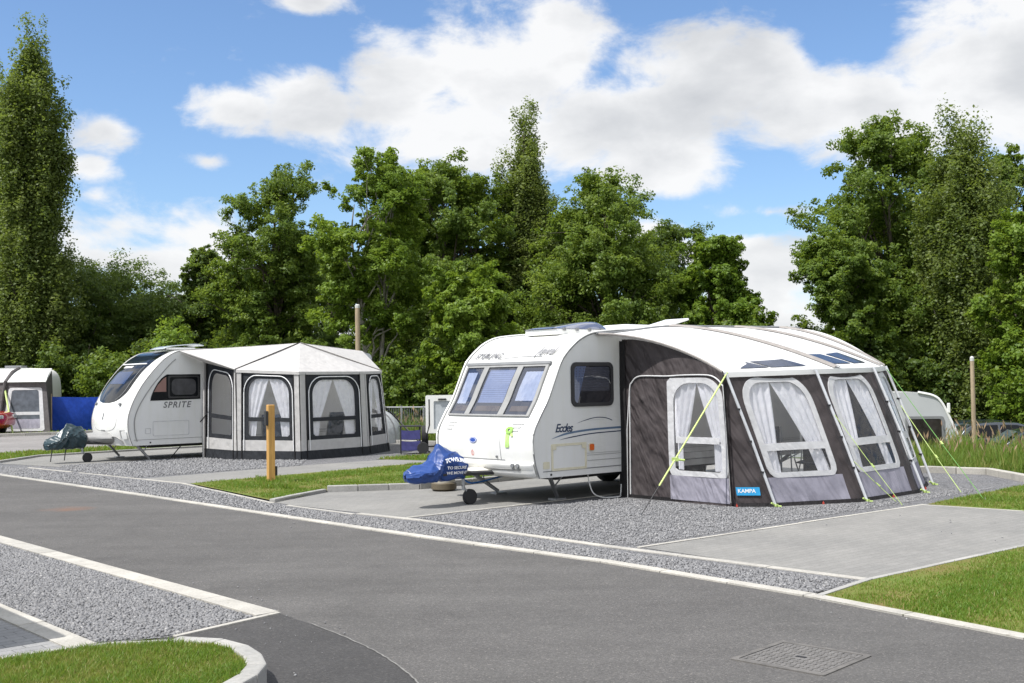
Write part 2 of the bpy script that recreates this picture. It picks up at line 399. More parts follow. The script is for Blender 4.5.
m_lens = plain('clear_lens', (0.55, 0.56, 0.58), 0.12, 0.5)
m_cyan = plain('cyan_badge', (0.02, 0.30, 0.60), 0.5)
m_badgeb = plain('blue_badge', (0.02, 0.07, 0.35), 0.3)
m_hose = plain('blue_hose', (0.02, 0.17, 0.55), 0.4)
m_cable = plain('pale_cable', (0.6, 0.6, 0.58), 0.5)
m_skylight = plain('smoked_skylight_dome', (0.10, 0.115, 0.17), 0.08, var=0.1, spec=0.8, coat=0.5)
m_roofpane = plain('dark_roof_window_sheet', (0.035, 0.045, 0.075), 0.18, var=0.3, scale=8, spec=0.7)
m_beige = plain('beige_plastic', (0.40, 0.37, 0.30), 0.5)
m_olive = plain('dark_brown_plastic', (0.10, 0.08, 0.05), 0.6)
m_tyre = plain('tyre_rubber', (0.02, 0.02, 0.021), 0.85, bmp=0.3, bscale=60)
m_car1 = plain('dark_blue_car_paint', (0.016, 0.028, 0.06), 0.2, 0.3, coat=1.0)
m_car2 = plain('slate_car_paint', (0.035, 0.045, 0.06), 0.2, 0.3, coat=1.0)
m_carred = plain('red_car_paint', (0.42, 0.012, 0.01), 0.22, 0.0, coat=1.0)
m_post = wood_mat('varnished_timber', (0.44, 0.235, 0.06), (0.58, 0.33, 0.10))
m_oldwood = wood_mat('weathered_timber', (0.26, 0.20, 0.13), (0.42, 0.33, 0.22))
m_bark = bark_mat('dark_bark', (0.035, 0.028, 0.02), (0.12, 0.10, 0.075))
m_barkpale = bark_mat('pale_ash_bark', (0.13, 0.12, 0.095), (0.32, 0.30, 0.25))
m_asphalt = asphalt_mat('worn_asphalt', (0.094, 0.090, 0.086), stain=True)
m_asphalt2 = asphalt_mat('fresh_asphalt', (0.054, 0.052, 0.051))
m_lane = asphalt_mat('pale_tarmac', (0.21, 0.20, 0.195))
m_gravel = gravel_mat('grey_limestone_gravel', (0.172, 0.173, 0.179))
m_paving = paving_mat('grey_block_paving', (0.192, 0.189, 0.182), (0.215, 0.211, 0.203), (0.15, 0.147, 0.14), -PA)
m_paving2 = paving_mat('near_block_paving', (0.22, 0.22, 0.225), (0.26, 0.26, 0.26), (0.12, 0.12, 0.12), -PA)
m_kerb = concrete_mat('pale_concrete', (0.40, 0.385, 0.35))
m_kerb2 = concrete_mat('grey_concrete', (0.33, 0.325, 0.31))
m_lawn = soil_mat('lawn_soil', (0.18, 0.125, 0.06), (0.12, 0.145, 0.035), (0.08, 0.15, 0.025))
m_ground = soil_mat('rough_ground', (0.05, 0.05, 0.02), (0.045, 0.065, 0.018), (0.04, 0.07, 0.015))
m_blade = leaf_mat('grass_blade', (0.32, 0.25, 0.10), (0.165, 0.252, 0.036), (0.098, 0.200, 0.022), 0.45)
m_blade2 = leaf_mat('tall_grass_blade', (0.32, 0.28, 0.10), (0.17, 0.25, 0.045), (0.11, 0.20, 0.03), 0.45)
m_seed = leaf_mat('grass_seed_head', (0.30, 0.22, 0.12), (0.34, 0.21, 0.15), (0.40, 0.30, 0.19), 0.3)
LEAFM = [leaf_mat('mid_green_leaf', (0.066, 0.118, 0.018), (0.120, 0.190, 0.027), (0.215, 0.285, 0.046), 0.5),
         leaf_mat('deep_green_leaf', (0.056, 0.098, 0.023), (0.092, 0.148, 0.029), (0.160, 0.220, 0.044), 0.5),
         leaf_mat('bright_green_leaf', (0.086, 0.160, 0.016), (0.150, 0.242, 0.025), (0.225, 0.310, 0.044), 0.5),
         leaf_mat('poplar_leaf', (0.080, 0.118, 0.032), (0.132, 0.178, 0.045), (0.215, 0.255, 0.076), 0.5)]

# ------------------------------------------------------------------ ground and surfaces
def sstep(x, a, b):
    t = min(1, max(0, (x - a) / (b - a))); return t * t * (3 - 2 * t)
def terrain(x, y):
    d = (x - 8.0) * Av.x + (y - 21.0) * Av.y
    return -0.035 - 1.25 * sstep(d, 3.0, 8.0)
mb = MB()
xs = [-900, -300, -120] + list(np.arange(-60, 61, 1.5)) + [120, 300, 900]
ys = [-300, -100, -30] + list(np.arange(-10, 90, 1.5)) + [130, 300, 900]
mb.grid(lambda u, v: (u, v, terrain(u, v)), xs, ys)
struct(mb.build('ground', m_ground, smooth=True))

def offset_line(pts, d):
    P = [Vector((p[0], p[1])) for p in pts]; out = []
    for i, p in enumerate(P):
        a = (P[i] - P[i - 1]).normalized() if i else None
        b = (P[i + 1] - P[i]).normalized() if i < len(P) - 1 else None
        t = (a + b).normalized() if a and b else (a or b)
        n = Vector((-t.y, t.x)); k = 1.0
        if a and b: k = 1 / max(0.5, n.dot(Vector((-a.y, a.x))))
        out.append(p + n * d * k)
    return out
def kerb(name, pts, w, top, bot, mat, stone=0.915, side=1, gap=0.009):
    P = [Vector((p[0], p[1])) for p in pts]
    Q = offset_line(P, w * side); mb = MB(); tint = []
    for i in range(len(P) - 1):
        L = (P[i + 1] - P[i]).length; n = max(1, round(L / stone)); g = gap / max(L / n, 0.02) / 2 * (1 if L > 0.4 else 0)
        for k in range(n):
            t0, t1 = (k / n) + g / n, (k + 1) / n - g / n
            j = random.uniform(-0.002, 0.002)
            a0, a1 = P[i].lerp(P[i + 1], t0), P[i].lerp(P[i + 1], t1); b0, b1 = Q[i].lerp(Q[i + 1], t0), Q[i].lerp(Q[i + 1], t1)
            zt = top + j
            mb.add([(a0.x, a0.y, bot), (a1.x, a1.y, bot), (b1.x, b1.y, bot), (b0.x, b0.y, bot), (a0.x, a0.y, zt), (a1.x, a1.y, zt), (b1.x, b1.y, zt), (b0.x, b0.y, zt)],
                   [(3, 2, 1, 0), (4, 5, 6, 7), (0, 1, 5, 4), (1, 2, 6, 5), (2, 3, 7, 6), (3, 0, 4, 7)])
            tint += [random.random()] * 8
    mb.tint = tint
    return struct(mb.build(name, mat, bevel=0.012 if top > 0.05 else 0.003))
def sheet(name, pts, z, mat): return struct(MB().poly([(p[0], p[1], z) for p in pts]).build(name, mat))

kerb_line = [G(-160, 453), G(0, 475.6), G(148, 497), G(287, 518.2), G(420, 538), G(600, 562.7), G(803, 596.6), G(1024, 640), G(1400, 730)]
near_kerb = [G(-120, 504), G(0, 537), G(279, 613.8)]
# road: everything between the two sides, running on to left and right
d0 = (Vector(kerb_line[0]) - Vector(kerb_line[1])).normalized() * 30
road = [tuple(Vector(kerb_line[0]) + d0)] + kerb_line + [(9, 1.0), (9, -3), (-4, -3), (-1.0, 5.5), G(279, 613.8), G(0, 537), tuple(Vector(G(0, 537)) + d0 * 1.1)]
sheet('road', road, 0.0, m_asphalt)
seam = [Vector((*p, 0)) for p in (G(279, 613.8), G(315, 626), G(345, 638), G(375, 652), G(400, 668), G(418, 684), G(430, 700))]
seam = [(p.x + random.uniform(-.004, .004), p.y + random.uniform(-.004, .004)) for p in smooth_poly(seam, 9)]
sheet('road_patch', [G(279, 613.5)] + seam[1:] + [(-0.6, 4.0), (-2.5, 3.0), (-3.5, 7.3), G(170, 637)], 0.004, m_asphalt2)
mbs = MB()
sl, sr = offset_line(seam, 0.008), offset_line(seam, -0.004)
for i in range(8, len(seam) - 1): mbs.add([(*sl[i], 0.008), (*sl[i + 1], 0.008), (*sr[i + 1], 0.008), (*sr[i], 0.008)], [(0, 1, 2, 3)])
struct(mbs.build('road_seam', plain('pale_sealant', (0.17, 0.165, 0.155), 0.8, var=0.4, scale=12)))

second = [G(-120, 452), G(60, 471), G(183, 483.5), G(289, 505.6), G(356, 514.6), G(420, 521.5), G(600, 547), G(865, 581)]
# far side: one gravel bed under both pitches, paving, lawns above it
far_gravel = [tuple(Vector(kerb_line[0]) + d0 * 0.3)] + kerb_line[:-1] + [W1(9.5, 8.5), W1(9.5, -4.2), W1(13, -6), (2, 33), (-6, 37.5), G(140, 451), G(41, 457), G(0, 463)]
far_gravel = [kerb_line[1], kerb_line[2], kerb_line[3], kerb_line[4], kerb_line[5], kerb_line[6], G(865, 581), G(1024, 546), W1(8.2, 6.4), (9.0, 19.3), (8.45, 20.4), (7.6, 20.95), (6.6, 24.5), (3, 29), (0.0, 33.5), (-5.5, 36.5), G(140, 450.5), G(41, 456.5), G(0, 462.5), G(-80, 466)]
sheet('gravel_bed', far_gravel, 0.004, m_gravel)
near_gravel = [G(-300, 450), G(0, 537), G(279, 613.8), G(172, 637), G(94, 645), G(0, 607), G(-300, 520)]
sheet('near_gravel_bed', near_gravel, 0.004, m_gravel)
# paving
sheet('caravan_hardstanding', [G(289, 505.3), G(408, 518.8), W1(10, -0.27), W1(10, -3.6), G(432, 489), G(327, 493), G(275, 503)], 0.008, m_paving)
sheet('car_hardstanding', [G(643.5, 548.5), G(865, 581), G(1024, 546.5), W1(7.6, 6.45), G(1024, 511.5), G(925, 505.3)], 0.008, m_paving)
sheet('caravan_hardstanding', [G(0, 464), G(110, 470), W1(-1.6, -0.3, O2), W1(9.5, -0.3, O2), W1(9.5, -4.5, O2), G(140, 451), G(41, 457)], 0.008, m_paving)
sheet('car_hardstanding', [G(140, 479.3), G(190, 484.3), G(268, 478), G(420, 465), W1(9, 6.0, O2), W1(9, 4.2, O2), W1(2.0, 4.35, O2)], 0.008, m_paving)
sheet('near_paving', [G(0, 605), G(94, 644), (-2.2, 7.2), (-3.3, 6.0), (-9, 9.5), (-9.5, 14)], 0.008, m_paving2)
sheet('back_lane', [G(-120, 447), G(0, 437), G(75, 434.3), (-12, 47.5), (-3, 55), (1, 52), (-10, 40.5), G(75, 450.5), G(0, 455), G(-120, 463)], 0.008, m_lane)
# kerbs and edgings
kerb('kerb', kerb_line, 0.125, 0.016, -0.05, m_kerb)
kerb('kerb', [G(-120, 502), G(0, 537), G(279, 613.8)][::-1], 0.2, 0.02, -0.05, m_kerb, side=1)
kerb('kerb', [G(-60, 582), G(0, 605.6), G(97, 645.5)][::-1], 0.2, 0.02, -0.05, m_kerb, side=1)
kerb('edging', [G(277, 613.5), G(172, 637.5)], 0.05, 0.018, -0.05, m_kerb)
for a, b in (([G(30, 468), G(73, 472.3)]), ([G(81, 473), G(183, 483.5)]), ([G(183, 483.5), G(275, 503.5)]), ([G(289, 505.6), G(356, 514.6)])):
    kerb('edging', [a, b], 0.06, 0.014, -0.05, m_kerb, side=-1)
kerb('edging', [G(356, 514.6), G(420, 521.5), G(600, 547), G(868, 581.5)], 0.10, 0.015, -0.05, m_kerb, side=1)
kerb('edging', [G(408, 518.5), W1(10, -0.27)], 0.05, 0.014, -0.05, m_kerb)
kerb('edging', [G(640, 548.5), G(926, 505.2)], 0.05, 0.014, -0.05, m_kerb)
kerb('edging', [G(815, 597), G(867, 580), G(1024, 546), G(1150, 519)], 0.06, 0.02, -0.05, m_kerb2, side=-1)
kerb('edging', [G(923, 505.5), G(1024, 512), G(1150, 520)], 0.05, 0.014, -0.05, m_kerb)
kerb('kerb', [G(905, 474), G(927, 473), G(986, 475), G(1024, 482.5), G(1060, 492)], 0.14, 0.12, -0.05, m_kerb, stone=0.5)
kerb('kerb', [G(275, 503), G(300, 497.6), G(327, 492.5)], 0.1, 0.06, -0.05, m_kerb2)
kerb('kerb', [G(327, 492.5), G(420, 489.8), W1(1.5, -3.4), W1(10, -3.5)], 0.1, 0.11, -0.05, m_kerb2, stone=0.6)
kerb('kerb', [G(0, 463), G(41, 457), G(140, 451), W1(9.5, -4.6, O2)], 0.1, 0.06, -0.05, m_kerb2)
kerb('kerb', [G(-120, 447), G(0, 437), G(75, 434.3), (-12, 47.5), (-3, 55)], 0.12, 0.12, -0.05, m_kerb)
kerb('kerb', [(-6.2, 35.7), (0.1, 30.6), (2.0, 29.2)], 0.12, 0.10, -0.05, m_kerb2)

# the raised grass island in the foreground
isl = [(-6.5, 5.2), G(-120, 672, .14), G(0, 654, .14), G(60, 645, .14), G(110, 639.5, .14), G(180, 636.5, .14), G(225, 639, .14), G(248, 645, .14), G(262, 654, .14), G(267, 664, .14), G(258, 675, .14), G(225, 694, .14), G(150, 735, .14), G(40, 800, .14)]
kerb('kerb', isl[5:], 0.12, 0.145, -0.02, m_kerb2, stone=0.6, side=-1)
kerb('edging', isl[:6], 0.05, 0.125, -0.02, m_kerb2, side=-1)
isl_in = [tuple(v) for v in offset_line(isl, -0.12)]
sheet('lawn', isl_in, 0.125, m_lawn)

# manhole cover in the road
mh = [G(750, 650), G(797, 643.5), G(855, 663), G(806, 677)]
mc = Vector(((sum(p[0] for p in mh)) / 4, (sum(p[1] for p in mh)) / 4))
t = thing('manhole_cover', 'square grey chequered manhole cover set flush in the asphalt road', 'manhole cover', (mc.x, mc.y, 0), R(-43))
m_iron = plain('worn_iron', (0.128, 0.122, 0.116), 0.8, 0.0, var=0.3, scale=14)
MB().ring(lambda u, v, o: (u, v, o), rrect(-.33, .33, -.33, .33, .02), rrect(-.29, .29, -.29, .29, .01), 0.0, 0.007).build('frame', plain('rusty_iron', (0.115, 0.108, 0.10), 0.8, var=0.4, scale=9), t)
mb = MB().box((0, 0, 0.0015), (0.565, 0.565, 0.007))
mb.build('cover_plate', m_iron, t)
mb = MB()
for i in range(12):
    for j in range(12):
        x, y = -0.253 + i * 0.046, -0.253 + j * 0.046
        if abs(x) < 0.05 and abs(y) < 0.03: continue
        mb.box((x, y, 0.0065), (0.03, 0.012, 0.005) if (i + j) % 2 else (0.012, 0.03, 0.005))
mb.build('tread_pattern', m_iron, t)
MB().box((0, 0, 0.0062), (0.07, 0.03, 0.003)).build('lifting_slot', m_dark, t)  # no hole is cut: a near-black block gives the slot its shade

# ------------------------------------------------------------------ grass
def in_poly(pts, poly):
    x, y = pts[:, 0], pts[:, 1]; r = np.zeros(len(pts), bool); n = len(poly)
    for i in range(n):
        x0, y0 = poly[i]; x1, y1 = poly[(i + 1) % n]
        c = ((y0 > y) != (y1 > y)); 
        with np.errstate(divide='ignore', invalid='ignore'):
            r ^= c & (x < (x1 - x0) * (y - y0) / (y1 - y0 + 1e-12) + x0)
    return r
def vnoise(x, y, s, seed=0):
    rs = np.random.default_rng(seed); ph = rs.uniform(0, 6.28, (6,)); k = rs.uniform(0.6, 1.7, (6, 2)) * rs.choice([-1, 1], (6, 2))
    return sum(np.sin(k[i, 0] * x * s + k[i, 1] * y * s + ph[i]) for i in range(6)) / 6
def sample_poly(poly, dens):
    P = np.array(poly); lo, hi = P.min(0), P.max(0); n = int(np.prod(hi - lo) * dens)
    q = rng.uniform(lo, hi, (n, 2)); return q[in_poly(q, poly)]
def blades(name, poly, dens, z, h, w, mat, bare=0.0, lean=0.5, zfun=None, clump=0.25, ret=False, seed=3):
    q = sample_poly(poly, dens)
    nz = vnoise(q[:, 0], q[:, 1], 2.4, seed) * 0.6 + vnoise(q[:, 0], q[:, 1], 7.0, seed + 1) * 0.4
    keep = rng.random(len(q)) < np.clip(1.0 - bare * np.clip(0.55 - nz * 2.2, 0, 1.2), 0.08, 1)
    q, nz = q[keep], nz[keep]; n = len(q)
    zz = np.full(n, z) if zfun is None else np.array([zfun(x, y) for x, y in q])
    a = rng.uniform(0, 2 * np.pi, n); hh = h * rng.uniform(0.5, 1.15, n) * (1 + clump * nz * 2); ww = w * rng.uniform(0.6, 1.3, n)
    la = rng.uniform(0, 2 * np.pi, n); ll = hh * lean * rng.uniform(0.1, 1, n)
    dx, dy = np.cos(a) * ww / 2, np.sin(a) * ww / 2; lx, ly = np.cos(la) * ll, np.sin(la) * ll
    b = np.stack([q[:, 0], q[:, 1], zz], 1)
    v0 = b + np.stack([-dx, -dy, 0 * dx], 1); v1 = b + np.stack([dx, dy, 0 * dx], 1)
    mid = b + np.stack([lx * 0.35, ly * 0.35, hh * 0.6], 1)
    v2 = mid + np.stack([dx, dy, 0 * dx], 1) * 0.75; v3 = mid - np.stack([dx, dy, 0 * dx], 1) * 0.75
    v4 = b + np.stack([lx, ly, hh * 0.95], 1)
    V = np.stack([v0, v1, v2, v3, v4], 1).reshape(-1, 3); i = np.arange(n) * 5
    F = np.concatenate([np.stack([i, i + 1, i + 2], 1), np.stack([i, i + 2, i + 3], 1), np.stack([i + 3, i + 2, i + 4], 1)])
    tn = np.clip(0.55 + 0.28 * nz * 2 + rng.normal(0, 0.16, n), 0, 1)
    dry = rng.random(n) < 0.10; tn[dry] = rng.uniform(0, 0.25, dry.sum())
    o = stuff(np_mesh(name, V, F, mat, tint=np.repeat(tn, 5)))
    if ret: return o, np.stack([b[:, 0] + lx, b[:, 1] + ly, zz + hh * 0.95], 1), nz
    return o
isl_grass = [(p[0], p[1]) for p in isl_in]
blades('lawn_grass', isl_grass, 15000, 0.12, 0.045, 0.0055, m_blade, bare=0.15, lean=0.9)
lr = [tuple(v) for v in offset_line([kerb_line[6], G(815, 599), kerb_line[7], kerb_line[8]], .145)]
lawn_right = [lr[1], G(870, 582.5), G(1024, 548.5), G(1200, 510.5), (9, 8.2), lr[3], lr[2]]
sheet('lawn', [G(815, 597), G(867, 581), G(1024, 547), G(1200, 509), (9.5, 8.5), G(1300, 705), G(1024, 640), G(815, 599)], 0.012, m_lawn)
blades('lawn_grass', lawn_right, 7000, 0.01, 0.036, 0.0075, m_blade, bare=0.68, lean=0.9, seed=8)
tri = [G(931, 504.8), G(1024, 486.5), G(1200, 455), G(1200, 520), G(1024, 511)]
sheet('lawn', [G(927, 505), G(1024, 485.8), G(1200, 454), G(1200, 524), G(1024, 512)], 0.012, m_lawn)
blades('lawn_grass', tri, 2600, 0.01, 0.045, 0.010, m_blade, bare=0.4, lean=0.9, seed=12)
verge = [G(193, 485.2), G(268, 478.5), G(420, 465), W1(9, 6.1, O2), W1(10, -3.6), W1(1.5, -3.5), G(420, 486.0), G(327, 491), G(276, 502)]
sheet('lawn', [G(190, 485), G(268, 478), G(420, 464.3), W1(9, 6.0, O2), W1(10, -3.55), W1(1.5, -3.45), G(420, 488.5), G(327, 492.2), G(275, 503)], 0.03, m_lawn)
blades('lawn_grass', verge, 1800, 0.028, 0.05, 0.013, m_blade, bare=0.68, lean=0.9, seed=21)
blades('lawn_grass', [G(255, 481), G(292, 484), G(300, 492), G(262, 490)], 900, 0.028, 0.11, 0.018, m_blade, lean=0.8, seed=33)
strip = [G(-60, 468.5), G(0, 462.5), G(41, 456.5), G(140, 450.5), W1(9.5, -4.75, O2), W1(9.5, -6.6, O2), G(140, 446), G(0, 455), G(-60, 459)]
sheet('lawn', strip, 0.03, m_lawn); blades('lawn_grass', strip, 320, 0.028, 0.09, 0.03, m_blade, bare=0.2, lean=0.8, seed=41)
far_lawn = [(-34, 31.5), G(0, 436.5), G(75, 433.8), (-12, 47.8), (-6, 52), (-6, 58), (-34, 58)]
sheet('lawn', far_lawn, 0.03, m_lawn); blades('lawn_grass', far_lawn, 90, 0.028, 0.10, 0.05, m_blade, lean=0.8, seed=51)
wedge = [G(376, 459.6), G(432, 454.5), W1(9.3, 4.1, O2), W1(9.3, 2.8, O2), G(432, 461.5)]
wedge = [G(376, 459.6), G(450, 453.5), G(450, 461.5)]
sheet('lawn', wedge, 0.012, m_lawn); blades('lawn_grass', wedge, 500, 0.01, 0.08, 0.025, m_blade, lean=0.8, seed=61)

def tall_grass(name, poly, dens, h, zfun, seed, seeds=0.3, w=0.014):
    o, tips, nz = blades(name, poly, dens, 0, h, w, m_blade2, lean=0.45, zfun=zfun, clump=0.45, ret=True, seed=seed)
    pick = (rng.random(len(tips)) < seeds) & (nz > -0.15); T = tips[pick]; n = len(T)
    if n:
        b = T + np.stack([rng.normal(0, .03, n), rng.normal(0, .03, n), rng.uniform(0.0, 0.16, n)], 1)
        a = rng.uniform(0, 6.28, n); wv = np.stack([np.cos(a), np.sin(a), 0 * a], 1) * 0.016; L = rng.uniform(0.09, 0.2, n)[:, None]
        up = np.stack([rng.normal(0, .25, n), rng.normal(0, .25, n), np.ones(n)], 1)
        v = np.stack([b - up * L * 0.5, b + wv, b + up * L * 0.6, b - wv], 1).reshape(-1, 3)
        stuff(np_mesh('grass_seed_heads', v, np.arange(n * 4).reshape(n, 4), m_seed, tint=np.repeat(rng.random(n), 4)))
mound = lambda x, y: terrain(x, y) + 0.12 * sstep(y, 21.5, 24.5)
tall_grass('meadow_grass', [(7.0, 21.3), (8.2, 21.0), (9.2, 21.0), (9.9, 26.2), (6.4, 25.4)], 250, 0.36, mound, 71, 0.04, 0.018)
tall_grass('meadow_grass', [(9.0, 21.0), (9.0, 20.3), (9.6, 19.0), (14, 17.5), (17, 22), (12.0, 26.0), (9.6, 26.2)], 190, 0.54, mound, 73, 0.17, 0.02)
blades('meadow_grass', [(7.4, 21.2), (8.2, 20.95), (8.9, 20.1), (9.6, 18.9), (14, 17.5), (14, 20), (9.0, 22.3), (7.2, 22.6)], 480, 0.0, 0.22, 0.016, m_blade2, lean=0.6, seed=72)
tall_grass('meadow_grass', [(-5.2, 35.2), (0.0, 31.2), (2, 33), (-3, 37.5)], 120, 0.62, lambda x, y: 0.0, 81, 0.25, 0.03)

# ------------------------------------------------------------------ stones on the nearest gravel
def stones(name, poly, dens, s0, s1, zb):
    q = sample_poly(poly, dens); n = len(q)
    cube = np.array([[x, y, z] for z in (-1, 1) for x, y in ((-1, -1), (1, -1), (1, 1), (-1, 1))], float) * 0.5
    V = cube[None] + rng.uniform(-0.24, 0.24, (n, 8, 3)); s = rng.uniform(s0, s1, n)
    V *= s[:, None, None] * rng.uniform(0.55, 1.0, (n, 1, 3))
    a = rng.uniform(0, 6.28, n); t_ = rng.normal(0, 0.5, n); c, sn, ct, stt = np.cos(a), np.sin(a), np.cos(t_), np.sin(t_)
    y2 = V[..., 1] * ct[:, None] - V[..., 2] * stt[:, None]; z2 = V[..., 1] * stt[:, None] + V[..., 2] * ct[:, None]
    X = V[..., 0] * c[:, None] - y2 * sn[:, None] + q[:, 0:1]; Y = V[..., 0] * sn[:, None] + y2 * c[:, None] + q[:, 1:2]
    Z = z2 + zb + (s * 0.18)[:, None]
    V = np.stack([X, Y, Z], -1).reshape(-1, 3)
    f = np.array([(3, 2, 1, 0), (4, 5, 6, 7), (0, 1, 5, 4), (1, 2, 6, 5), (2, 3, 7, 6), (3, 0, 4, 7)])
    F = (np.arange(n)[:, None, None] * 8 + f[None]).reshape(-1, 4)
    tn = np.clip(rng.normal(0.5, 0.22, n), 0, 1)
    return stuff(np_mesh(name, V, F, m_stone, tint=np.repeat(tn, 8)))
m_stone, t_, p_, o_ = nt('limestone_chip')
at_ = N(t_, 'ShaderNodeAttribute', attribute_name='tint')
t_.links.new(ramp(t_, at_.outputs['Fac'], [(0, (0.125, 0.125, 0.129)), (0.45, (0.185, 0.185, 0.19)), (0.8, (0.225, 0.225, 0.23)), (1, (0.32, 0.315, 0.31))]), p_.inputs['Base Color']); p_.inputs['Roughness'].default_value = 0.8
nk = [tuple(v) for v in offset_line([G(279, 613.8), G(0, 537), G(-30, 530)], .225)]
stones('gravel_stones', [nk[0], nk[1], nk[2], G(-30, 592), G(0, 604.5), G(96, 643.5), G(174, 636), G(266, 614.6)], 3600, 0.010, 0.025, 0.004)
rk = [tuple(v) for v in offset_line(kerb_line[3:7], .14)]
stones('gravel_stones', rk + [G(850, 582.5), G(600, 550.5), G(420, 524.5), G(340, 514.5), G(296, 508.5)], 1700, 0.012, 0.026, 0.004)
stones('gravel_stones', [G(420, 519), G(520, 508), G(620, 499), W1(1.6, 2.2), W1(2.0, 2.7), W1(3.4, 3.2), W1(5.5, 3.2), W1(6.5, 3.6), G(640, 546), G(600, 545)], 900, 0.013, 0.028, 0.004)

rk2 = [tuple(v) for v in offset_line(kerb_line[1:4], .14)]
stones('gravel_stones', rk2 + [G(296, 508.5), G(275, 505), G(183, 485.5), G(60, 472.5), G(0, 467)], 600, 0.017, 0.034, 0.004)
stones('gravel_stones', [G(70, 471), G(130, 478.5), W1(2.0, 4.3, O2), W1(3.0, 2.9, O2), W1(1.9, 1.3, O2), W1(1.8, -.25, O2), W1(-1.6, -.25, O2)], 420, 0.018, 0.038, 0.004)
grit = [tuple(v) for v in offset_line(kerb_line[1:8], -.03)] + [tuple(v) for v in offset_line(kerb_line[1:8], -.55)][::-1]
stones('road_grit', grit, 9, 0.006, 0.015, 0.001)
grit2 = [G(279, 615.5), (-1.2, 8.5), (-1.0, 7.2), (-1.35, 6.6), (-1.8, 7.15), G(176, 640)]
stones('road_grit', grit2, 16, 0.006, 0.014, 0.005)
stones('road_grit', [tuple(v) for v in offset_line([G(0, 537), G(279, 613.8)], .03)] + [tuple(v) for v in offset_line([G(0, 537), G(279, 613.8)], .5)][::-1], 8, 0.006, 0.014, 0.001)
stones('road_grit', [W1(.5, 3.9), W1(7, 3.9), W1(7, 6.2), W1(.5, 6.2)], 2.5, 0.008, 0.02, 0.009)
# ------------------------------------------------------------------ caravans
class Shell:
    """Caravan shell: side profile (x along the body, z up) carried across its width (y), nose bowed in plan."""
    def __init__(s, front, rest, width, bow, fade):
        s.front = smooth_poly([(a, 0, z) for a, z in front], 5); s.rest = [Vector((a, 0, z)) for a, z in rest]
        s.w, s.bow, s.fade = width, bow, fade
        s.loop = s.front + s.rest
    def dx(s, y, z, k=1.0):
        return -s.bow * (1 - abs(2 * (y - s.w / 2) / s.w) ** 2.4) * (1 - sstep(z, *s.fade)) * k
    def body(s, name, mat, matside, parent):
        n, ny = len(s.loop), 17; nf = len(s.front)
        ys = [s.w * (0.5 - 0.5 * math.cos(math.pi * i / (ny - 1))) for i in range(ny)]
        mb = MB()
        for y in ys:
            for i, p in enumerate(s.loop): mb.v.append((p.x + (s.dx(y, p.z) if i < nf else 0), y, p.z))
        for j in range(ny - 1):
            for i in range(n):
                a, b = j * n + i, j * n + (i + 1) % n
                mb.f.append((a, b, b + n, a + n))
        o = mb.build(name, mat, parent, smooth=True)
        for y, sd in ((0, 1), (s.w, -1)):
            m2 = MB().poly([(p.x, y - sd * 0.002, p.z) for p in s.loop]); m2.build('side_panel', matside, parent)
        return o
    def F(s, y, z, off=0.0):
        f = s.front
        for i in range(len(f) - 1):
            if f[i].z <= z <= f[i + 1].z or i == len(f) - 2: break
        t = (z - f[i].z) / max(1e-6, f[i + 1].z - f[i].z); p = f[i].lerp(f[i + 1], min(max(t, 0), 1.0)); d = (f[i + 1] - f[i]).normalized()
        nx, nz = -d.z, d.x
        gy = (s.dx(y + 0.01, z) - s.dx(y - 0.01, z)) / 0.02
        nn = Vector((nx, gy * abs(nx), nz)).normalized()
        return (p.x + s.dx(y, z) + nn.x * off, y + nn.y * off, p.z + nn.z * off)
    @staticmethod
    def S(a, z, off=0.0): return (a, -off, z)
    def edge_trim(s, mat, parent, r, i0, i1, name='edge_trim'):
        for y in (-0.004, s.w + 0.004):
            MB().tube([(p.x, y, p.z) for p in s.loop[i0:i1]], r, 6).build(name, mat, parent, smooth=True)
def ellipse(cu, cv, ru, rv, n=28): return [(cu + ru * math.cos(2 * math.pi * i / n), cv + rv * math.sin(2 * math.pi * i / n)) for i in range(n)]
def letter(body, size, fn, u0, v0, off, name, mat, parent, shear=0.0, du=1, spacing=1.0, slope=0.0, arc=0.0, strike=0.0):
    vs, fs = text2d(body, size, shear, spacing, 0.0 if strike else 0.02)
    wmax = max(x for x, y in vs)
    out = [fn(u0 + du * x, v0 + y + slope * x + arc * (1 - (2 * x / wmax - 1) ** 2), off) for x, y in vs]
    mb = MB().add(out, fs)
    if strike:                                              # heavier strokes: the same letters again a hair to each side
        for k, (sx, sy) in enumerate(((1, 0), (-1, 0), (0, 1), (0, -1), (.7, .7), (-.7, -.7))):
            mb.add([fn(u0 + du * (x + sx * strike), v0 + y + sy * strike, off + .0012 * (k + 1)) for x, y in vs], fs)
    return mb.build(name, mat, parent)
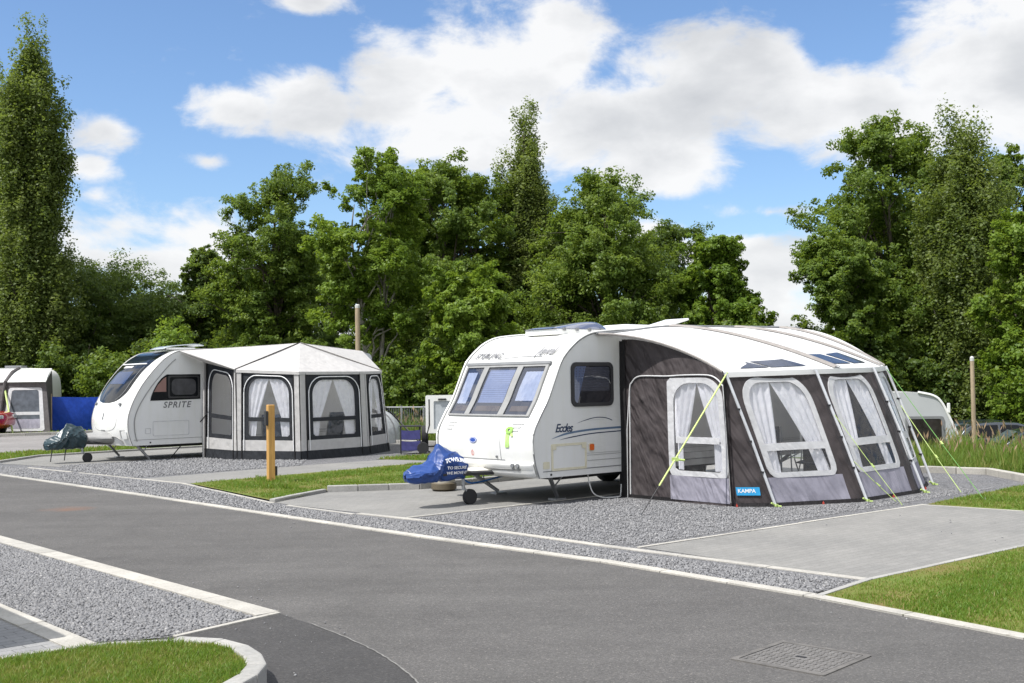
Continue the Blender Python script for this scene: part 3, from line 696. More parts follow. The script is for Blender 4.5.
def side_window(parent, fn, u0, u1, v0, v1, r=0.08, blind=0.6, frame=m_rubber, shade=m_blindgrey):
    w = MB().ring(fn, rrect(u0, u1, v0, v1, r), rrect(u0 + .055, u1 - .055, v0 + .055, v1 - .055, r * .7), 0.0, 0.028).build('window', frame, parent, smooth=True)
    MB().slab(fn, rrect(u0 + .03, u1 - .03, v0 + .03, v1 - .03, r * .8), 0.0, 0.004).build('shade_backing', m_dark, w)  # flat dark sheet stands in for the unlit room behind the glass
    if blind:
        g = MB(); us = np.linspace(u0 + .07, u1 - .07, 4); vt, vb = v1 - .07, v1 - .05 - (v1 - v0) * blind
        g.grid(lambda u, v: fn(u, v, 0.008 + 0.003 * math.sin(v * 160)), us, np.linspace(vb, vt, 50)); g.build('blind', shade, w)
        cu = MB(); cu.grid(lambda t, v: fn(u0 + .06 + t * (0.22 * (v - v0) / (v1 - v0) + .05), v, 0.012 + 0.004 * math.sin(t * 20)), np.linspace(0, 1, 10), np.linspace(v0 + .06, v1 - .06, 8)); cu.build('curtain', m_blind, w)
    MB().slab(fn, rrect(u0 + .045, u1 - .045, v0 + .045, v1 - .045, r * .7), 0.018, 0.022).build('pane', m_glass, w)
    return w
def steady(parent, x, y, z, fx, fy):
    MB().tube([(x, y, z), (fx, fy, 0.05)], [0.035, 0.028], 6).tube([(x + .28, y, z), ((x + fx) / 2 + .02, (y + fy) / 2, z / 2 + .03)], 0.012, 6).box((fx, fy, 0.02), (0.22, 0.16, 0.03)).build('steady_leg', m_metal, parent)
def wheel(parent, x, y, r, w, name='wheel'):
    o = MB().lathe([(r * .62, -w / 2), (r * .93, -w / 2), (r, -w * .3), (r, w * .3), (r * .93, w / 2), (r * .62, w / 2)], (x, y, r), 'y', 28).build(name, m_tyre, parent, smooth=True)
    MB().lathe([(0.02, -w * .42), (r * .3, -w * .44), (r * .6, -w * .40), (r * .63, -w * .3), (r * .63, w * .3), (r * .6, w * .40), (r * .3, w * .44), (.02, w * .42)], (x, y, r), 'y', 20).build('rim', m_pole, o, smooth=True)
    return o
def drawbar(parent, w, zb, nose, jx, pr=m_rubber):
    yc = w / 2
    for s in (-1, 1):
        MB().tube([(0.6, yc + s * .55, zb), (-0.15, yc + s * .30, zb), (nose, yc + s * .04, zb + .02)], 0.035, 6).build('drawbar', pr, parent)
    pr = m_metal
    j = MB().tube([(jx, yc - .12, 0.66), (jx, yc - .12, 0.22)], 0.026, 8).tube([(jx - .02, yc - .12, .3), (jx + .12, yc - .12, .12)], 0.02, 6).build('jockey_stem', pr, parent)
    wheel(parent, jx + .12, yc - .12, 0.115, 0.08, 'jockey_wheel')

# --- the nearer caravan
car1 = thing('touring_caravan', 'older white caravan with three front windows beside the brown awning', 'caravan', (O1.x, O1.y, 0), PA, 'caravans on pitches')
front1 = [(-0.05, 0.40), (-0.125, 0.60), (-0.165, 0.84), (-0.145, 1.05), (-0.02, 1.27), (0.15, 1.52), (0.29, 1.80), (0.42, 2.06), (0.52, 2.18), (0.66, 2.30), (0.85, 2.42), (1.12, 2.51), (1.6, 2.56)]
rest1 = [(3.1, 2.625), (5.4, 2.645), (6.0, 2.58), (6.35, 2.42), (6.52, 2.15), (6.58, 1.4), (6.55, 0.42), (4.2, 0.385)]
sh1 = Shell(front1, rest1, 2.2, 0.10, (1.6, 2.5))
sh1.body('body', m_white, m_alu, car1)
nf1 = len(sh1.front)
sh1.edge_trim(m_greytrim, car1, 0.011, 0, nf1 + 4)
for yy in (-0.012, 2.212):
    MB().tube([(p.x - .02, yy, p.z + .012) for p in sh1.loop[8:nf1 + 4]], 0.014, 6).build('white_edge_rail', m_white, car1, smooth=True)
F1, S1 = sh1.F, sh1.S
# window band
top, bot = 2.045, 1.275
def band(y, v, off=0.0):                                   # v 0..1 up the window band, edges taper towards the top
    return F1(y, bot + (top - bot) * v, off)
sur = MB()
for y0, y1, v0, v1 in ((.19, 2.09, 0, .025), (.19, 2.09, .95, 1.0), (.19, .24, .025, .95), (.70, .82, .025, .95), (1.49, 1.61, .025, .95), (2.045, 2.09, .025, .95)):
    us, vs = np.linspace(y0, y1, 9), np.linspace(v0, v1, 9)
    loop = [(u, v0) for u in us] + [(y1, v) for v in vs[1:]] + [(u, v1) for u in us[::-1][1:]] + [(y0, v) for v in vs[::-1][1:-1]]
    n = len(loop)
    sur.grid(lambda u, v: band(u, v, 0.034), us, vs)
    sur.add([band(u, v, 0.034) for u, v in loop] + [band(u, v, 0.0) for u, v in loop], [(i, (i + 1) % n, (i + 1) % n + n, i + n) for i in range(n)])
sur.build('window_surround', m_greyframe, car1)
MB().grid(lambda u, v: F1(u, v, 0.045), np.linspace(.17, 2.11, 12), np.linspace(2.035, 2.075, 3)).build('drip_rail', m_greytrim, car1, solid=0.04)
for y0, y1, sh in ((.235, .71, 1), (.81, 1.50, 0), (1.60, 2.055, 2)):
    w = MB().grid(lambda u, v: band(u, v, 0.006), np.linspace(y0, y1, 8), np.linspace(.02, .955, 12)).build('front_window', m_darkblue, car1)  # blue-black backing sheet paints the dim room behind each pane
    ys_ = np.linspace(y0 + .05, y1 - .05, 8)
    if sh == 0: MB().grid(lambda u, v: band(u, v, 0.010 + .003 * math.sin(v * 150)), ys_, np.linspace(.26, .90, 60)).build('blind', m_blind, w)
    elif sh == 1:
        MB().grid(lambda u, v: band(y0 + .02 + u * (.36 - .12 * (v - .5) ** 2), v, 0.011 + .004 * math.sin(u * 26)), np.linspace(0, 1, 16), np.linspace(.30, .86, 10)).build('curtain', m_sheer, w)
    else:
        MB().grid(lambda u, v: band(y1 - .04 - u * .26, v, 0.011 + .004 * math.sin(u * 22)), np.linspace(0, 1, 14), np.linspace(.24, .86, 10)).build('curtain', m_sheer, w)
    MB().grid(lambda u, v: band(u, v, 0.012), np.linspace(y0 + .06, y1 - .08, 4), np.linspace(.10, .20, 3)).build('window_shelf', plain('dim_beige_interior', (0.14, 0.10, 0.08), 0.8), w)
    MB().grid(lambda u, v: band(u, v, 0.020), np.linspace(y0, y1, 8), np.linspace(.015, .96, 12)).build('pane', m_glass, w)
    for q in (.3, .62):
        pass
# lower nose: locker lid seam, vents, badge, emblem, handle, bumper
for y in (0.62, ):
    MB().tube([F1(y, z, 0.001) for z in np.linspace(.66, 1.2, 12)], 0.004, 5).build('locker_seam', m_greytrim, car1)
MB().tube([F1(y, .655, 0.001) for y in np.linspace(.55, 2.0, 14)], 0.005, 5).build('locker_seam', m_greytrim, car1)
for y0 in (0.33, 1.84):
    v = MB()
    for k in range(3): v.slab(F1, rrect(y0 - .10 + k * .03, y0 + .12, 1.17 - k * .05, 1.195 - k * .05, .01), 0, 0.012)
    v.build('nose_vent', plain('grey_vent_plastic', (.45, .45, .44), .5), car1)  # vent slats in one even mid grey
b = MB().slab(F1, ellipse(1.22, .93, .085, .045), 0.0, 0.008).build('oval_badge', m_badgeb, car1)
MB().ring(F1, ellipse(1.22, .93, .075, .037), ellipse(1.22, .93, .066, .031), 0.008, 0.0095).build('badge_rim', m_txtw, b)
e = MB().ring(F1, ellipse(1.25, .735, .035, .04, 20), ellipse(1.25, .735, .027, .031, 20), 0.0, 0.003)
e.slab(F1, [(1.243, .70), (1.257, .70), (1.252, .79), (1.248, .79)], 0.0, 0.004).build('red_emblem', plain('pink_print', (0.62, 0.28, 0.26), 0.5), car1)
MB().slab(F1, ellipse(.70, .70, .018, .018, 14), 0, 0.02).build('locker_catch', m_greytrim, car1)
bump_prof = [(.415, .02), (.45, .055), (.50, .065), (.545, .05), (.575, .065), (.61, .06), (.64, .004)]
mb = MB(); yy = [0.02] + list(np.linspace(.08, 2.12, 15)) + [2.18]
mb.grid(lambda u, k: F1(yy[int(u)], bump_prof[int(k)][0], bump_prof[int(k)][1] * (0.35 if int(u) in (0, len(yy) - 1) else 1)), range(len(yy)), range(len(bump_prof)))
mb.build('front_bumper', m_white, car1, smooth=True)
for y0 in (.36, .27, 1.85):
    lm = MB().slab(F1, ellipse(y0, .598, .034, .03, 16), 0.05, 0.075).build('marker_lamp', m_greytrim, car1)
    MB().slab(F1, ellipse(y0, .598, .025, .022, 16), 0.075, 0.082).build('lens', m_lens, lm)
MB().slab(F1, rrect(.24, .96, .53, .56, .01), 0.055, 0.07).build('grab_recess', m_greyframe, car1)
# side fittings
side_window(car1, S1, .61, 1.50, 1.41, 2.07, .10, .58)
MB().slab(S1, rrect(.20, .90, .50, .87, .02), 0, 0.006).build('locker_door', m_alu, car1)
MB().ring(S1, rrect(.19, .91, .49, .88, .02), rrect(.225, .875, .525, .845, .02), 0, 0.012).build('locker_frame', m_cream, car1)
for u, v in ((.24, .83), (.85, .83)): MB().slab(S1, rrect(u - .04, u + .04, v - .035, v + .035, .01), 0.012, .02).build('locker_catch', m_cream, car1)
MB().slab(S1, rrect(.03, .15, .53, .63, .01), 0, 0.01).build('filler_cap', m_cream, car1)
lo = MB().slab(S1, rrect(.96, 1.07, .74, .86, .02), 0, 0.012).build('side_marker', m_cream, car1)
MB().slab(S1, rrect(.975, 1.055, .755, .845, .02), 0.012, 0.03).build('orange_lens', m_orange, lo)
MB().slab(S1, ellipse(.18, .44, .016, .016, 12), 0, 0.012).build('skirt_bolt', m_black, car1)
for v, t_, m_ in ((.485, .012, m_greytrim), (.60, .006, m_greyframe), (.68, .004, m_greyframe), (.71, .003, m_greyframe)):
    MB().slab(S1, [(.03 if v < .5 else .93, v), (6.4, v), (6.4, v + t_), (.03 if v < .5 else .93, v + t_)], 0, 0.008).build('side_moulding', m_, car1)
def stripe(pts, w, mat, name='side_stripe'):
    P = smooth_poly([(a, 0, z) for a, z in pts], 6); n = len(P)
    mb = MB().grid(lambda k, e: (P[int(k)].x, -0.004, P[int(k)].z + e * w * min(1, (k + .5) / 6)), range(n), (-.5, .5)); mb.build(name, mat, car1)
stripe([(.20, .955), (.5, 1.02), (.9, 1.055), (1.3, 1.068), (1.9, 1.075)], .030, m_slate)
stripe([(.36, .935), (.6, .965), (1.0, 1.0), (1.4, 1.012), (1.9, 1.02)], .016, m_navy)
stripe([(.72, 1.165), (.95, 1.215), (1.15, 1.24), (1.35, 1.225), (1.48, 1.185)], .012, m_navy)
stripe([(.90, 1.19), (1.1, 1.205), (1.3, 1.20)], .006, m_txtp)
letter('Eccles', .17, S1, .27, 1.05, 0.006, 'lettering', m_navy, car1, .35, 1, .85)
letter('STERLING', .115, F1, 2.03, 2.15, 0.022, 'lettering', plain('mid_grey_print', (.19, .19, .20), .5), car1, .15, -1, 1.3, strike=.006)
letter('Jewel', .17, F1, .62, 2.185, 0.022, 'lettering', m_txtg, car1, .35, -1, 1.0, strike=.006)
P_ = [F1(y, 2.135 + .035 * math.sin((1.42 - y) * 2.4), .012) for y in np.linspace(1.40, .45, 20)]
MB().tube(P_, 0.006, 5).build('nose_line', m_txtg, car1)
# roof fittings
def Z1(x): return 2.50 + .075 * sstep(x, 1.1, 3.1) + .05
base = MB().box((1.62, 1.10, 2.565), (1.15, .74, .10)).build('skylight_base', m_white, car1, bevel=.02)
dome = MB(); dome.grid(lambda u, v: (1.62 + u * .60, 1.10 + v * .37, 2.615 + (.035 + .10 * sstep(u, -1, .75)) * (1 - abs(u) ** 8) * (1 - abs(v) ** 6)), np.linspace(-1, 1, 22), np.linspace(-1, 1, 14)); dome.build('skylight', m_skylight, base, smooth=True)
for k in range(4):
    for s in (-1, 1): MB().box((1.2 + k * .28, 1.10 + s * .38, 2.605), (.05, .03, .05)).build('catch', m_greytrim, base)
MB().box((2.75, .75, 2.66), (.9, .6, .07), taper=.85).build('roof_vent', m_white, car1, bevel=.02)
h = MB().box((3.7, .75, 2.66), (.45, .5, .06)).build('roof_hatch', m_white, car1, bevel=.015)
MB().box((3.68, .75, 2.755), (.55, .52, .035), rot=Matrix.Rotation(R(-13), 3, 'Y')).build('hatch_lid', m_white, h, bevel=.012)
# running gear
MB().box((3.3, 1.1, .36), (5.4, 1.5, .09)).build('chassis', m_rubber, car1)
for y in (.16, 2.04): wheel(car1, 3.5, y, .31, .18)
drawbar(car1, 2.2, .46, -1.45, -.66)
steady(car1, .30, .16, .40, .72, .46 - .02); steady(car1, .30, 2.04, .40, .72, 1.8); steady(car1, 6.3, .16, .40, 5.9, .42); steady(car1, 6.3, 2.04, .40, 5.9, 1.8)
fair = MB(); prof = [(.62, .30, .53, .38), (.0, .46, .53, .38)]
fair.grid(lambda t, k: ((-.66 + t * .66), 1.1 + (.10 + .26 * t) * math.cos(k), .47 + (.04 + .03 * t) * math.sin(k)), np.linspace(0, 1, 6), np.linspace(0, 2 * math.pi, 17)); fair.build('drawbar_fairing', plain('dusty_white_plastic', (.6, .58, .52), .5), car1, smooth=True)

c3 = copy_tree(car1); p3 = Vector((-4.60, 7.20)) - Av * 6.1; c3.location = (p3.x, p3.y, 0)
c3['label'] = 'white caravan just outside the left edge whose corner shades the near block paving'
# --- things at the nose of the nearer caravan
hc = thing('hitch_cover', 'shiny blue vinyl hitch cover with white print over the towing hitch', 'hitch cover', (*W1(-1.1, -1.1), 0), PA)
secs = [(-1.62, .03, .50, .44), (-1.58, .11, .56, .39), (-1.46, .19, .61, .37), (-1.30, .22, .63, .37), (-1.16, .22, .68, .365), (-1.10, .20, .80, .365), (-1.05, .19, .92, .365), (-.99, .22, .88, .365), (-.87, .255, .83, .37), (-.76, .275, .79, .38), (-.68, .275, .745, .40), (-.665, .25, .68, .44)]
def hsec(i, k):
    a, hw, zt, zb = secs[i]; ph = 2 * math.pi * k / 24; c, s_ = math.cos(ph), math.sin(ph); c = math.copysign(abs(c) ** .7, c)
    ridge = (zt - zb); z = zb + ridge * (0.5 + 0.5 * s_) ** (1.0 if s_ > 0 else .6)
    tp = .72 if a < -1.0 else .42
    y = hw * (math.copysign(abs(c) ** .4, c) if s_ < 0 else c * (1 - tp * s_ * min(1, ridge / .3)))
    wr = .010 * math.sin(a * 23 + ph * 3) + .008 * math.sin(a * 41 - ph * 5)
    return (a + 1.1, y + wr * .8, z + wr)
def crease(a, ph, z):
    r1 = abs(math.sin(a * 9 + ph * 2.2 + 1.5 * math.sin(ph * 2 + a * 5))); r2 = abs(math.sin(a * 17 - ph * 3.1 + 2 * math.sin(a * 7))); r3 = abs(math.sin(z * 21 + a * 11))
    return .020 * (1 - r1) ** 3 + .013 * (1 - r2) ** 3 + .010 * (1 - r3) ** 3
def cloth_cover(sec_list, nseg=60, nring=72, amp=1.0):
    mb = MB(); A_ = [q[0] for q in sec_list]; tt = np.linspace(0, len(sec_list) - 1, nring)
    def g(k, i):
        lo = int(min(i, len(sec_list) - 2)); fr = i - lo; fr = fr * fr * (3 - 2 * fr) * .5 + fr * .5
        p0 = np.array(hsec(lo, k * 24 / nseg)); p1 = np.array(hsec(lo + 1, k * 24 / nseg)); p = p0 * (1 - fr) + p1 * fr
        ph = 2 * math.pi * k / nseg; n = np.array([0, math.cos(ph), .8 * math.sin(ph)]); return tuple(p + n * (crease(p[0], ph, p[2]) - .008) * amp)
    mb.grid(g, range(nseg + 1), tt); return mb
cover = cloth_cover(secs).build('cover', m_blue, hc, smooth=True)
def HS(u, v, off):                                          # near flank of the cover
    A_ = [q[0] for q in secs]; hw, zt, zb = (np.interp(u, A_, [q[k] for q in secs]) for k in (1, 2, 3))
    q = min(1, max(0, (v - zb) / (zt - zb))); s_ = 2 * q - 1 if q > .5 else 2 * q ** (1 / .6) - 1
    c = max(0, 1 - s_ * s_) ** .35; y = hw * (c ** .4 if s_ < 0 else c * (1 - .42 * s_ * min(1, (zt - zb) / .3)))
    return (u + 1.1, -y - off - .006, v)
letter('TOWSURE', .082, HS, -1.06, .635, .026, 'lettering', m_txtw, hc, .1, 1, .80, -.03, .03)
letter('TO SECURE', .058, HS, -1.03, .55, .026, 'lettering', m_txtw, hc, 0, 1, .95)
letter('WE MOVE IT', .058, HS, -1.03, .475, .026, 'lettering', m_txtw, hc, 0, 1, .95)
t = thing('waste_container', 'round beige water container behind the jockey wheel', 'container', (*G(444, 491), 0), 0)
MB().lathe([(.18, .0), (.21, .02), (.21, .11), (.19, .13)], (0, 0, .02), n=28).build('lower_drum', m_olive, t, smooth=True)
MB().lathe([(.19, .13), (.19, .25), (.15, .28), (.04, .29)], (0, 0, .02), n=28).build('upper_drum', m_beige, t, smooth=True)
hp = [(-.45, -1.3, .40), (-.35, -1.25, .30), (-.1, -1.3, .28), (.6, -1.45, .33), (1.4, -1.5, .36)]
o = MB().tube([(*W1(a, b), z) for a, b, z in smooth_poly(hp, 6)], .014, 6).build('water_hose', m_hose, smooth=True); tag(o, 'blue water hose slung under the nose of the older white caravan', 'hose')
hp = [(1.03, -.10, .42), (1.02, -.05, .25), (1.06, .0, .10), (1.25, .03, .03), (1.5, .10, .03), (1.62, .02, .05), (1.66, .0, .2)]
o = MB().tube([(*W1(a, b), z) for a, b, z in smooth_poly(hp, 6)], .009, 6).build('power_cable', m_cable, smooth=True); tag(o, 'thin pale cable hanging below the caravan side next to the awning', 'cable')
# lime strap hung on the nose
ls = thing('lime_tag', 'lime green tag hanging from the front locker under the right window', 'tag', (*W1(F1(.44, 1.05)[0], -.44), 0), PA)
ox = F1(.44, 1.05)[0]
fl = lambda u, v, off: tuple(np.subtract(F1(u, v, off), (ox, .44, 0)))
m_tagg = plain('lime_plastic', (0.42, 0.62, 0.20), 0.5)
MB().slab(fl, rrect(.435, .51, .84, 1.05, .015), .004, .012).build('strap', m_tagg, ls)
MB().ring(fl, ellipse(.45, 1.085, .07, .05, 20), ellipse(.45, 1.085, .025, .018, 20), .004, .022).build('loop', plain('lime_plastic_dark', (0.25, 0.45, 0.09), 0.5), ls)
MB().slab(fl, [(.36, 1.0), (.40, 1.0), (.44, 1.06), (.40, 1.08)], .006, .016).build('tail', m_tagg, ls)

# --- the farther caravan
car2 = thing('touring_caravan', 'newer white caravan with a tall black panoramic front window, joined to the off-white awning', 'caravan', (O2.x, O2.y, 0), PA, 'caravans on pitches')
front2 = [(0.02, 0.39), (-0.06, 0.62), (-0.095, 0.85), (-0.085, 1.08), (-0.01, 1.33), (0.12, 1.60), (0.28, 1.86), (0.46, 2.09), (0.64, 2.29), (0.85, 2.48), (1.16, 2.64), (1.6, 2.70)]
rest2 = [(4.0, 2.71), (6.3, 2.70), (6.66, 2.63), (6.88, 2.40), (6.96, 2.0), (6.98, 1.0), (6.93, 0.42), (4.0, .38)]
sh2 = Shell(front2, rest2, 2.2, 0.16, (2.1, 2.75))
sh2.body('body', m_white, m_alu, car2)
F2, S2 = sh2.F, sh2.S
def gl_edge(z): q = 1 - min(1, max(0, (z - 1.41) / .34)); return .34 + .04 * (1 - sstep(z, 1.5, 1.9)) + .60 * (1 - math.sqrt(max(0, 1 - q * q)))
def GL(u, v, off=0.0):
    z = 1.41 + v * 1.245; e = gl_edge(z); f_ = e - .20; return F2(e + u * (2.2 - e - f_), z, off)
fw = MB().grid(lambda u, v: GL(u, v, .012), np.linspace(0, 1, 16), np.linspace(0, 1, 40)).build('front_window', m_blackglass, car2, smooth=True)
MB().grid(lambda u, v: GL(u, v, .016), np.linspace(.22, .74, 10), np.linspace(.36, .60, 10)).build('blind', plain('blue_reflection_blind', (.018, .038, .10), .12, spec=.2), fw)  # blue in this colour stands for a reflection over the blind
MB().grid(lambda u, v: GL(u, v, .016), np.linspace(.10, .90, 10), np.linspace(.76, .97, 8)).build('sunroof_pane', plain('sky_glass', (.010, .016, .03), .07, spec=.2), fw)
MB().grid(lambda u, v: GL(u, v, .03), np.linspace(.08, .92, 10), np.linspace(.735, .75, 3)).build('divider_bar', m_txtw, fw, solid=.02)
MB().grid(lambda u, v: GL(u, v, .018), np.linspace(.40, .72, 6), np.linspace(.67, .71, 3)).build('sticker', m_txtp, fw)
for u in (.06, .93): MB().grid(lambda a, v: GL(u + a, v, .02), (0, .012), np.linspace(.05, .7, 12)).build('seal', m_greytrim, fw)
for y in (.40, 1.88): MB().slab(F2, ellipse(y, 1.37, .04, .035, 14), 0, .05).build('window_stay', m_greytrim, car2)
seam2 = [(1.80, 1.32), (1.78, .95), (1.66, .80), (1.42, .745), (1.1, .735), (.78, .745), (.54, .80), (.42, .95), (.40, 1.32)]
MB().tube([F2(y, z, .0) for y, z in [(p.x, p.y) for p in smooth_poly([(a, b, 0) for a, b in seam2], 5)]], .006, 5).build('locker_seam', m_greyframe, car2)
MB().slab(F2, rrect(1.0, 1.22, .735, .755, .008), 0, .012).build('locker_handle', m_greytrim, car2)
em = MB().slab(F2, [(1.13, 1.0), (1.16, 1.04), (1.13, 1.09), (1.15, 1.14), (1.11, 1.18), (1.07, 1.12), (1.09, 1.06), (1.07, 1.02)], 0, .006).build('bird_emblem', m_greytrim, car2)
MB().slab(F2, rrect(1.15, 1.65, .475, .50, .01), 0, .01).build('grille_slot', m_greytrim, car2)
sc_ = MB(); sc_.tube([F2(.55 + .28 * math.cos(a), .46 + .15 * math.sin(a), .02) for a in np.linspace(0, math.pi, 14)], .018, 6); sc_.build('nose_moulding', m_greyframe, car2, smooth=True)
MB().slab(F2, rrect(.10, .30, .58, .76, .02), 0, .006).build('lamp_recess', m_greyframe, car2)
MB().slab(F2, rrect(.05, .22, .56, .74, .03), .002, .03).build('lamp', m_white, car2, smooth=True)
# corner pillar trims down each side of the nose
sh2.edge_trim(m_greyframe, car2, .012, 0, len(sh2.front) + 3)
MB().tube([(p.x + .16 + .10 * sstep(p.z, 1.0, 2.2), -.008, p.z - .03) for p in sh2.front[3:46]], .012, 6).build('side_pillar_trim', m_greyframe, car2, smooth=True)
# wraparound side window with a curved leading edge
wl = [(.46, 1.45), (.50, 1.60), (.60, 1.80), (.74, 1.98), (.88, 2.08), (1.75, 2.08), (1.75, 1.47)]
w = MB().slab(S2, [(p.x, p.y) for p in smooth_poly([(a, b, 0) for a, b in wl[:5]], 4)] + wl[5:], 0, .012).build('side_window', m_blackglass, car2)
MB().slab(S2, [(.55, 1.66), (.64, 1.82), (.78, 1.97), (.86, 2.02), (.86, 1.66)], .012, .015).build('pink_curtain', plain('dusky_pink_curtain', (.24, .13, .11), .4), w)  # curtain in one even dusky pink
MB().ring(S2, rrect(.90, 1.72, 1.50, 2.05, .05), rrect(.95, 1.68, 1.54, 2.01, .04), .012, .022).build('window_frame', m_black, w)
MB().slab(S2, rrect(1.0, 1.63, 1.58, 1.97, .12), .012, .015).build('blind', plain('charcoal_interior', (.045, .045, .05), .5, var=.5, scale=7), w)
letter('SPRITE', .205, S2, .78, 1.275, .006, 'lettering', plain('dark_grey_print', (.13, .13, .135), .5), car2, .25, 1, 1.2)
MB().ring(S2, rrect(.52, 1.45, .60, .96, .03), rrect(.535, 1.435, .615, .945, .03), 0, .008).build('locker_door', plain('light_grey_seam', (.52, .52, .52), .5), car2)
MB().ring(S2, rrect(.33, .47, .66, .80, .02), rrect(.345, .455, .675, .785, .02), 0, .008).build('service_flap', plain('light_grey_seam', (.52, .52, .52), .5), car2)
MB().slab(S2, ellipse(.46, .45, .02, .02, 12), 0, .01).build('skirt_bolt', m_black, car2)
MB().slab(S2, [(.05, .52), (6.8, .52), (6.8, .53), (.05, .53)], 0, .008).build('side_moulding', m_greyframe, car2)
MB().slab(S2, rrect(6.25, 6.86, 2.18, 2.62, .14), 0, .012).build('rear_corner_shade', plain('pale_grey_panel', (.42, .45, .47), .4), car2)  # grey patch paints the shade on the curved rear corner
b2 = MB().box((1.6, 1.1, 2.735), (.8, .7, .06)).build('skylight_base', m_white, car2, bevel=.02)
MB().grid(lambda u, v: (1.55 + u * .55 + .1, 1.10 + v * .4, 2.775 + .06 * (1 - abs(u) ** 4) + .05 * u), np.linspace(-1, 1, 10), np.linspace(-1, 1, 6)).build('skylight', plain('pale_skylight', (.38, .42, .44), .15, coat=.4), b2, smooth=True, solid=.02)
MB().box((3.3, 1.1, 2.745), (.6, .5, .07), taper=.8).build('roof_vent', m_white, car2, bevel=.02)
MB().grid(lambda u, v: (4.55 + u * .36, 1.10 + v * .36, 2.75 + .10 * (1 - abs(u) ** 2) + .06 * u), np.linspace(-1, 1, 10), np.linspace(-1, 1, 6)).build('roof_dome', MATS['pale_skylight'], car2, smooth=True, solid=.03)
MB().box((3.4, 1.1, .35), (5.6, 1.5, .09)).build('chassis', m_rubber, car2)
for y in (.16, 2.04): wheel(car2, 3.7, y, .31, .18)
drawbar(car2, 2.2, .46, -1.3, -.80)
steady(car2, .2, .2, .40, .52, .2, ); steady(car2, .2, 2.0, .40, .52, 2.0); steady(car2, 6.6, .2, .40, 6.2, .4); steady(car2, 6.6, 2.0, .40, 6.2, 1.8)
fair = MB(); fair.grid(lambda t, k: ((-.72 + t * .8), 1.1 + (.16 + .5 * t) * math.cos(k), .56 + (.13 + .06 * t) * math.sin(k)), np.linspace(0, 1, 6), np.linspace(0, 2 * math.pi, 17)); fair.build('drawbar_fairing', m_greyframe, car2, smooth=True)
hc2 = thing('hitch_cover', 'crumpled dark green hitch cover on the far caravan beside the blue windbreak', 'hitch cover', (*W1(-1.2, -1.1, O2), 0), PA)
secs2 = [(-1.56, .03, .50, .40), (-1.52, .14, .57, .33), (-1.38, .21, .63, .32), (-1.24, .24, .70, .32), (-1.10, .2, .84, .32), (-1.02, .16, .95, .32), (-.93, .2, .93, .32), (-.80, .24, .88, .32), (-.68, .25, .84, .34), (-.62, .22, .78, .40)]
secs_save = secs; secs = secs2
cloth_cover(secs2, amp=1.5).build('cover', m_greenvinyl, hc2, smooth=True)
for a, y in ((-.55, -.1), (-.15, .12)): MB().tube([(a + .25, y, .36), (a + .21, y, .06)], .012, 6).build('tie_strap', m_black, hc2)
secs = secs_save
# ------------------------------------------------------------------ awnings
def patch(c00, c10, c11, c01, bulge=0.0):
    a, b, c, d = map(Vector, (c00, c10, c11, c01)); n = ((b - a).cross(d - a)).normalized()
    def f(u, v, off=0.0):
        p = (a * (1 - u) + b * u) * (1 - v) + (d * (1 - u) + c * u) * v
        return tuple(p + n * (off + bulge * math.sin(math.pi * min(max(u, 0), 1)) * math.sin(math.pi * min(max(v, 0), 1))))
    return f
def radial(loop, angs, cu, cv):
    out = []; n = len(loop)
    for a in angs:
        dx, dy = math.cos(a), math.sin(a); best = None
        for i in range(n):
            x0, y0 = loop[i][0] - cu, loop[i][1] - cv; x1, y1 = loop[(i + 1) % n][0] - cu, loop[(i + 1) % n][1] - cv
            den = dx * (y1 - y0) - dy * (x1 - x0)
            if abs(den) < 1e-12: continue
            t = (x0 * (y1 - y0) - y0 * (x1 - x0)) / den; s = (x0 * dy - y0 * dx) / den
            if t > 0 and -1e-6 <= s <= 1 + 1e-6 and (best is None or t > best): best = t
        out.append((cu + dx * best, cv + dy * best))
    return out
def loops_for(*loops):
    cu = sum(p[0] for p in loops[-1]) / len(loops[-1]); cv = sum(p[1] for p in loops[-1]) / len(loops[-1])
    ang = set(round(2 * math.pi * i / 72 - math.pi, 5) for i in range(72))
    for l in loops:
        if len(l) <= 12: ang |= set(round(math.atan2(p[1] - cv, p[0] - cu), 5) for p in l)
    ang = sorted(ang); return [radial(l, ang, cu, cv) for l in loops]
def curtain_pair(f, win, u0, u1, vt, vb, mat, org, tie=.5, gap=.5, off=-.035, side=0):
    for s in (0, 1):
        if side and s != side - 1: continue
        def g(t, v):
            k = (vt - v) / (vt - vb); w = (1 - k / tie * .50) if k < tie else (.50 - .10 * min(1, (k - tie) / (1 - tie)))
            half = (u1 - u0) * (gap if s == 0 else 1 - gap)
            u = u0 + half * w * t if s == 0 else u1 - half * w * t
            return f(u, v, off + .018 * math.sin(t * 21 + k * 2) * (1 - .4 * k))
        MB().grid(g, np.linspace(0, 1, 34), np.linspace(vt, vb, 20)).build('curtain', mat, win, smooth=True, org=org)
